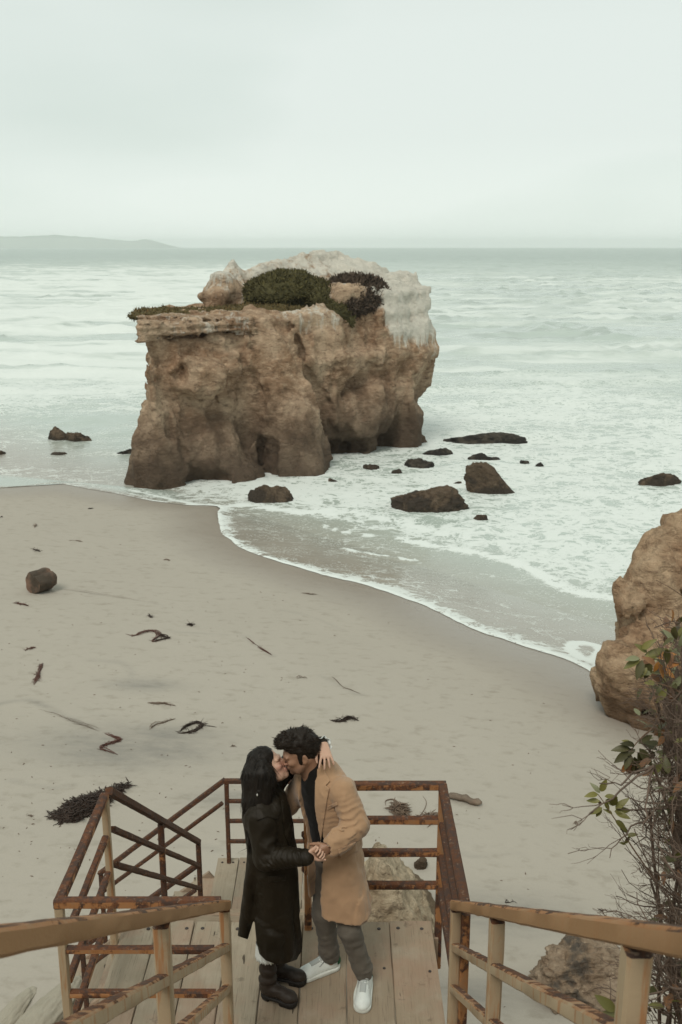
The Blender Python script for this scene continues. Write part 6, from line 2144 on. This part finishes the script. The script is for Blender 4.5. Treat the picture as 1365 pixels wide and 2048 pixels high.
def heap(label, blobs, mat, seed, strands=260):
    """a mound of tangled kelp with strands over it"""
    rg = np.random.default_rng(seed)
    mb = MB()
    for (px, py, rx, ry, hh, n) in blobs:
        c = on_sand(px, py)
        V, F_ = ICO4
        V = V * (1 + 0.45 * fbm(V * 2.5 + px, 4, seed)[:, None]) * np.array((rx * 0.85, ry * 0.85, hh * 0.85)) + np.array((c.x, c.y, c.z))
        mb.add(V, None, F_)
        for _ in range(n):
            a = rg.uniform(0, 2 * math.pi)
            q = math.sqrt(rg.random())
            x_, y_ = c.x + rx * q * math.cos(a), c.y + ry * q * math.sin(a)
            z_ = float(sand_z(x_, y_)) + hh * (1 - q * q) * rg.uniform(0.5, 1.0) + 0.01
            d = rg.normal(0, 1, 3) * np.array((1.3, 0.8, 0.22))
            L = rg.uniform(0.03, 0.09)
            pts = [np.array((x_, y_, z_))]
            for k in range(4):
                d = d + rg.normal(0, 0.5, 3) * np.array((1, 1, .4))
                p = pts[-1] + d / np.linalg.norm(d) * L / 2
                p[2] = max(p[2], float(sand_z(p[0], p[1])) + 0.006)
                pts.append(p)
            mb.tube(pts, np.array((0.5, 1, 1, 0.8, 0.2)) * rg.uniform(0.006, 0.015), 4, False, 0.5)
    o = mb.build('seaweed', mat, None, True)
    return tag(o, label, 'seaweed', SG)

heap('large heap of dark kelp on the sand behind the outer landing rail', [(140, 1632, 0.24, 0.20, 0.07, 330), (165, 1614, 0.26, 0.22, 0.09, 420), (192, 1602, 0.22, 0.18, 0.07, 300), (215, 1592, 0.16, 0.12, 0.045, 140), (236, 1580, 0.10, 0.09, 0.035, 70), (250, 1574, 0.05, 0.06, 0.02, 30)], M_KELP, 1)
weed('thin kelp stalk curving up from the tip of the large heap', [(236, 1580), (252, 1574), (258, 1566), (252, 1554)], 2, 0.01, 0.010, M_KELP, 2)
weed('dark loop of kelp with a long tail lying on open sand', [(352, 1466), (368, 1468), (392, 1462), (404, 1450), (392, 1446), (374, 1454), (360, 1464)], 26, 0.03, 0.013, M_KELP, 3, frond=3)
weed('kelp tail pointing towards the couple from the dark loop', [(396, 1450), (412, 1452), (434, 1455)], 3, 0.012, 0.009, M_KELP, 4)
weed('clump of dark kelp with one drooping end beyond the man', [(660, 1440), (672, 1444), (686, 1442), (700, 1436), (718, 1442)], 24, 0.028, 0.011, M_KELP, 5, frond=3)
weed('red brown wisps in a ring beside a dark green tip, middle of the sand', [(252, 1268), (270, 1272), (290, 1264), (310, 1262), (318, 1272), (304, 1284), (322, 1282)], 16, 0.05, 0.010, M_REDWEED, 6, frond=2)
weed('dark hooked weed at the end of the red brown ring', [(312, 1264), (322, 1272), (338, 1276), (320, 1280), (304, 1284)], 14, 0.03, 0.014, M_KELP, 7, frond=2)
weed('upright looking hook of dark red weed near the rim of the view', [(96, 1330), (86, 1328), (80, 1342), (76, 1355), (68, 1370)], 18, 0.035, 0.011, M_REDWEED, 8, frond=3)
weed('two short red brown dashes of weed above the hook shaped one', [(48, 1302), (60, 1298), (72, 1296)], 10, 0.05, 0.009, M_REDWEED, 9, frond=2)
weed('long thin pale weed with a tufted end', [(290, 1405), (310, 1408), (330, 1408), (354, 1412)], 12, 0.025, 0.008, M_PALEWEED, 10, frond=2)
weed('faint arc of pale weed above the dark loop', [(296, 1462), (312, 1450), (332, 1444), (352, 1438)], 10, 0.03, 0.007, M_PALEWEED, 11, frond=2)
weed('ragged red brown weed forming a zigzag', [(206, 1464), (228, 1474), (242, 1480), (220, 1488), (202, 1498), (236, 1510)], 18, 0.035, 0.009, M_REDWEED, 12, frond=3)
weed('thin red strand slanting on bare sand towards the sea', [(488, 1272), (505, 1285), (522, 1297), (545, 1311)], 8, 0.02, 0.008, M_REDWEED, 13, frond=2)
weed('thin dark strand ending in a dot near the smooth sand', [(662, 1350), (684, 1372), (702, 1380), (722, 1388)], 5, 0.012, 0.006, M_PALEWEED, 14, frond=1)
weed('low tuft of weed in front of the log', [(24, 1206), (40, 1208), (58, 1212)], 14, 0.05, 0.009, M_REDWEED, 15, frond=3)
weed('dark stick of weed lying near the wave line', [(167, 1018), (178, 1018), (188, 1017)], 5, 0.02, 0.028, M_KELP, 16)
weed('scrap of weed at the rim of the view near the wave line', [(-4, 1035), (6, 1035)], 4, 0.02, 0.024, M_KELP, 17)
weed('small scrap of weed between the log and the wave line', [(64, 1098), (72, 1101), (82, 1104)], 8, 0.03, 0.012, M_KELP, 18, frond=2)
weed('tiny tuft of weed standing on the far sand', [(70, 1056), (73, 1048)], 7, 0.03, 0.012, M_PALEWEED, 19, frond=2)
weed('faint strand of weed on the far sand', [(138, 1082), (152, 1081), (166, 1084)], 6, 0.03, 0.010, M_PALEWEED, 20, frond=1)
weed('small upright dark scrap of weed', [(299, 1229), (302, 1236)], 9, 0.03, 0.010, M_KELP, 21, frond=2)
weed('small dark green ball of weed on bare sand', [(378, 1249), (386, 1252)], 14, 0.03, 0.012, M_KELP, 22, frond=3)
weed('faint curl of weed near the middle of the smooth sand', [(594, 1358), (604, 1355), (616, 1358)], 5, 0.02, 0.007, M_PALEWEED, 23, frond=1)
weed('faint thin strand near the foam of the wave', [(598, 1186), (616, 1188), (642, 1190)], 6, 0.03, 0.009, M_PALEWEED, 24, frond=1)
weed('faint strand above the small dark scraps', [(322, 1122), (334, 1120), (346, 1123)], 5, 0.02, 0.010, M_PALEWEED, 25, frond=1)
weed('long broken line of weed fragments trailing to the zigzag', [(60, 1412), (90, 1424), (118, 1432), (150, 1445), (180, 1455), (206, 1464)], 9, 0.05, 0.0035, M_PALEWEED, 26, frond=2)
weed('broken line of weed crumbs running from the log', [(110, 1178), (170, 1186), (230, 1194), (290, 1202), (330, 1210)], 5, 0.08, 0.0025, M_PALEWEED, 27, frond=1)
weed('pair of small weed scraps behind the couple', [(462, 1493), (472, 1494)], 5, 0.02, 0.006, M_PALEWEED, 28, frond=2)
weed('short curl of dry weed between the railing and the bush', [(1146, 1648), (1152, 1646), (1156, 1654)], 4, 0.006, 0.006, M_PALEWEED, 29)
weed('short dark strand of weed above the sloping stair rail', [(1010, 1806), (1020, 1805), (1034, 1807)], 6, 0.012, 0.007, M_KELP, 30, frond=1)
weed('little dark crumb of weed near the tips of the twigs', [(1196, 1819), (1204, 1823), (1208, 1821)], 5, 0.006, 0.008, M_KELP, 31)
weed('tiny weed fragments scattered left of the large heap', [(50, 1628), (66, 1634)], 6, 0.03, 0.005, M_PALEWEED, 32, frond=1)
# holdfast with its looping stalks
hold = heap('brown root ball of kelp with looping stalks behind the landing rail', [(797, 1619, 0.085, 0.075, 0.10, 170), (803, 1628, 0.06, 0.06, 0.05, 70)], M_PALEWEED, 51)
hold2 = heap('second smaller root ball of kelp by the railing corner', [(858, 1640, 0.08, 0.08, 0.09, 140)], M_PALEWEED, 52)
weed('looping kelp stalk joining the two root balls', [(806, 1628), (822, 1638), (838, 1634), (850, 1618), (853, 1604), (846, 1592)], 2, 0.0, 0.009, M_PALEWEED, 53)
weed('small ring of kelp stalk above the larger root ball', [(772, 1612), (772, 1603), (785, 1600), (797, 1606), (802, 1616)], 2, 0.0, 0.009, M_PALEWEED, 54)

# driftwood board
a, b_ = on_sand(884, 1592, 0.05), on_sand(962, 1612, 0.05)
mb = MB()
n_ = 14
pts = [Vector(a).lerp(b_, i / (n_ - 1)) + Vector((0, 0.01 * math.sin(i), 0.012 * math.sin(i * 1.7))) for i in range(n_)]
V = []
mb.tube(pts, [0.02, 0.035, 0.035, 0.06, 0.065, 0.068, 0.07, 0.07, 0.072, 0.07, 0.068, 0.066, 0.06, 0.03], 9, True, 0.7)
o = mb.build('driftwood', M_DRIFT, None, True)
o.data.vertices.foreach_get('co', (arr := np.zeros(len(o.data.vertices) * 3, dtype=np.float32)))
arr = arr.reshape(-1, 3)
arr += 0.022 * np.stack([vnoise(arr * 14, 1), vnoise(arr * 14, 2), vnoise(arr * 14, 3)], -1)
o.data.vertices.foreach_set('co', arr.ravel())
tag(o, 'broken length of driftwood on the sand beside the landing corner', 'driftwood')

# the sawn log
c = on_sand(64, 1190)
t = thing('driftwood_log', 'short thick round log lying on the sand with its dark split end showing', 'log', (c.x, c.y, c.z))
d = unit((0.55, 0.83, 0.0))
V, nL, nA = [], 12, 40
sd_ = np.array((d[1], -d[0], 0))
cen = np.array((c.x, c.y + 0.12, c.z + 0.25))
for i in range(nL):
    t_ = i / (nL - 1)
    for j in range(nA):
        a = 2 * math.pi * j / nA
        r = 0.275 + 0.02 * math.sin(3 * a + 1) + 0.012 * math.sin(7 * a + 5 * t_)
        notch = math.exp(-((a - 1.25) / 0.16) ** 2)
        r *= 1 - 0.42 * notch * (1 - 0.5 * t_)
        if i in (0, nL - 1): r *= 0.95
        V.append(cen + d * (t_ * 0.54 - 0.02 * math.sin(2 * a) * (i == 0)) + r * (math.cos(a) * sd_ + math.sin(a) * np.array((0, 0, 1))))
V = np.array(V)
i, j = np.meshgrid(np.arange(nL - 1), np.arange(nA), indexing='ij')
i, j = i.ravel(), j.ravel()
k = (j + 1) % nA
Q = np.stack([i * nA + j, (i + 1) * nA + j, (i + 1) * nA + k, i * nA + k], 1)
M_LOG = wood_mat('wet_log_bark', (0.055, 0.042, 0.032), (0.110, 0.088, 0.066), 'y', (0.14, 0.115, 0.09))
M_LOGEND = wood_mat('dark_log_end', (0.040, 0.030, 0.022), (0.080, 0.062, 0.046), 'y', (0.10, 0.08, 0.06))
np_mesh('bark', V, Q, M_LOG, t)
for e_ in (0, nL - 1):
    ring = V[e_ * nA:(e_ + 1) * nA]
    ce = ring.mean(0)
    rings = [ce + (ring - ce) * f_ + d * (0.012 * (1 - f_) * (1 if e_ == 0 else -1)) for f_ in (0.995, 0.75, 0.5, 0.25, 0.02)]
    W_ = np.concatenate(rings)
    jj = np.arange(nA)
    kk = (jj + 1) % nA
    qs = np.concatenate([np.stack([q_ * nA + jj, q_ * nA + kk, (q_ + 1) * nA + kk, (q_ + 1) * nA + jj], 1) for q_ in range(4)])
    np_mesh('cut_end', W_, qs, M_LOGEND, t)

# loose crumbs of weed and shell over the upper beach
rg = np.random.default_rng(77)
mb = MB()
for _ in range(380):
    px, py = rg.uniform(-60, 1150), rg.uniform(1060, 2040) 
    if rg.random() < 0.5: px, py = rg.uniform(-60, 620), rg.uniform(1180, 1760)
    p = np.array(tuple(on_sand(px, py)))
    if seg_dist(p[0:1], p[1:2], EDGE[::20])[0] < 1.6: continue
    s = rg.uniform(0.004, 0.016)
    d_ = rg.normal(0, 1, 2)
    d_ /= np.linalg.norm(d_)
    mb.tube([p + np.array((-d_[0] * s * 1.6, -d_[1] * s * 1.6, 0.002)), p + np.array((0, 0, s * .4)), p + np.array((d_[0] * s * 1.6, d_[1] * s * 1.6, 0.002))], (s * .3, s * .6, s * .2), 3, False)
o = mb.build('beach_debris', M_PALEWEED, None, True)
tag(o, 'tiny crumbs of weed and shell scattered over the sand', 'debris', None, 'stuff')
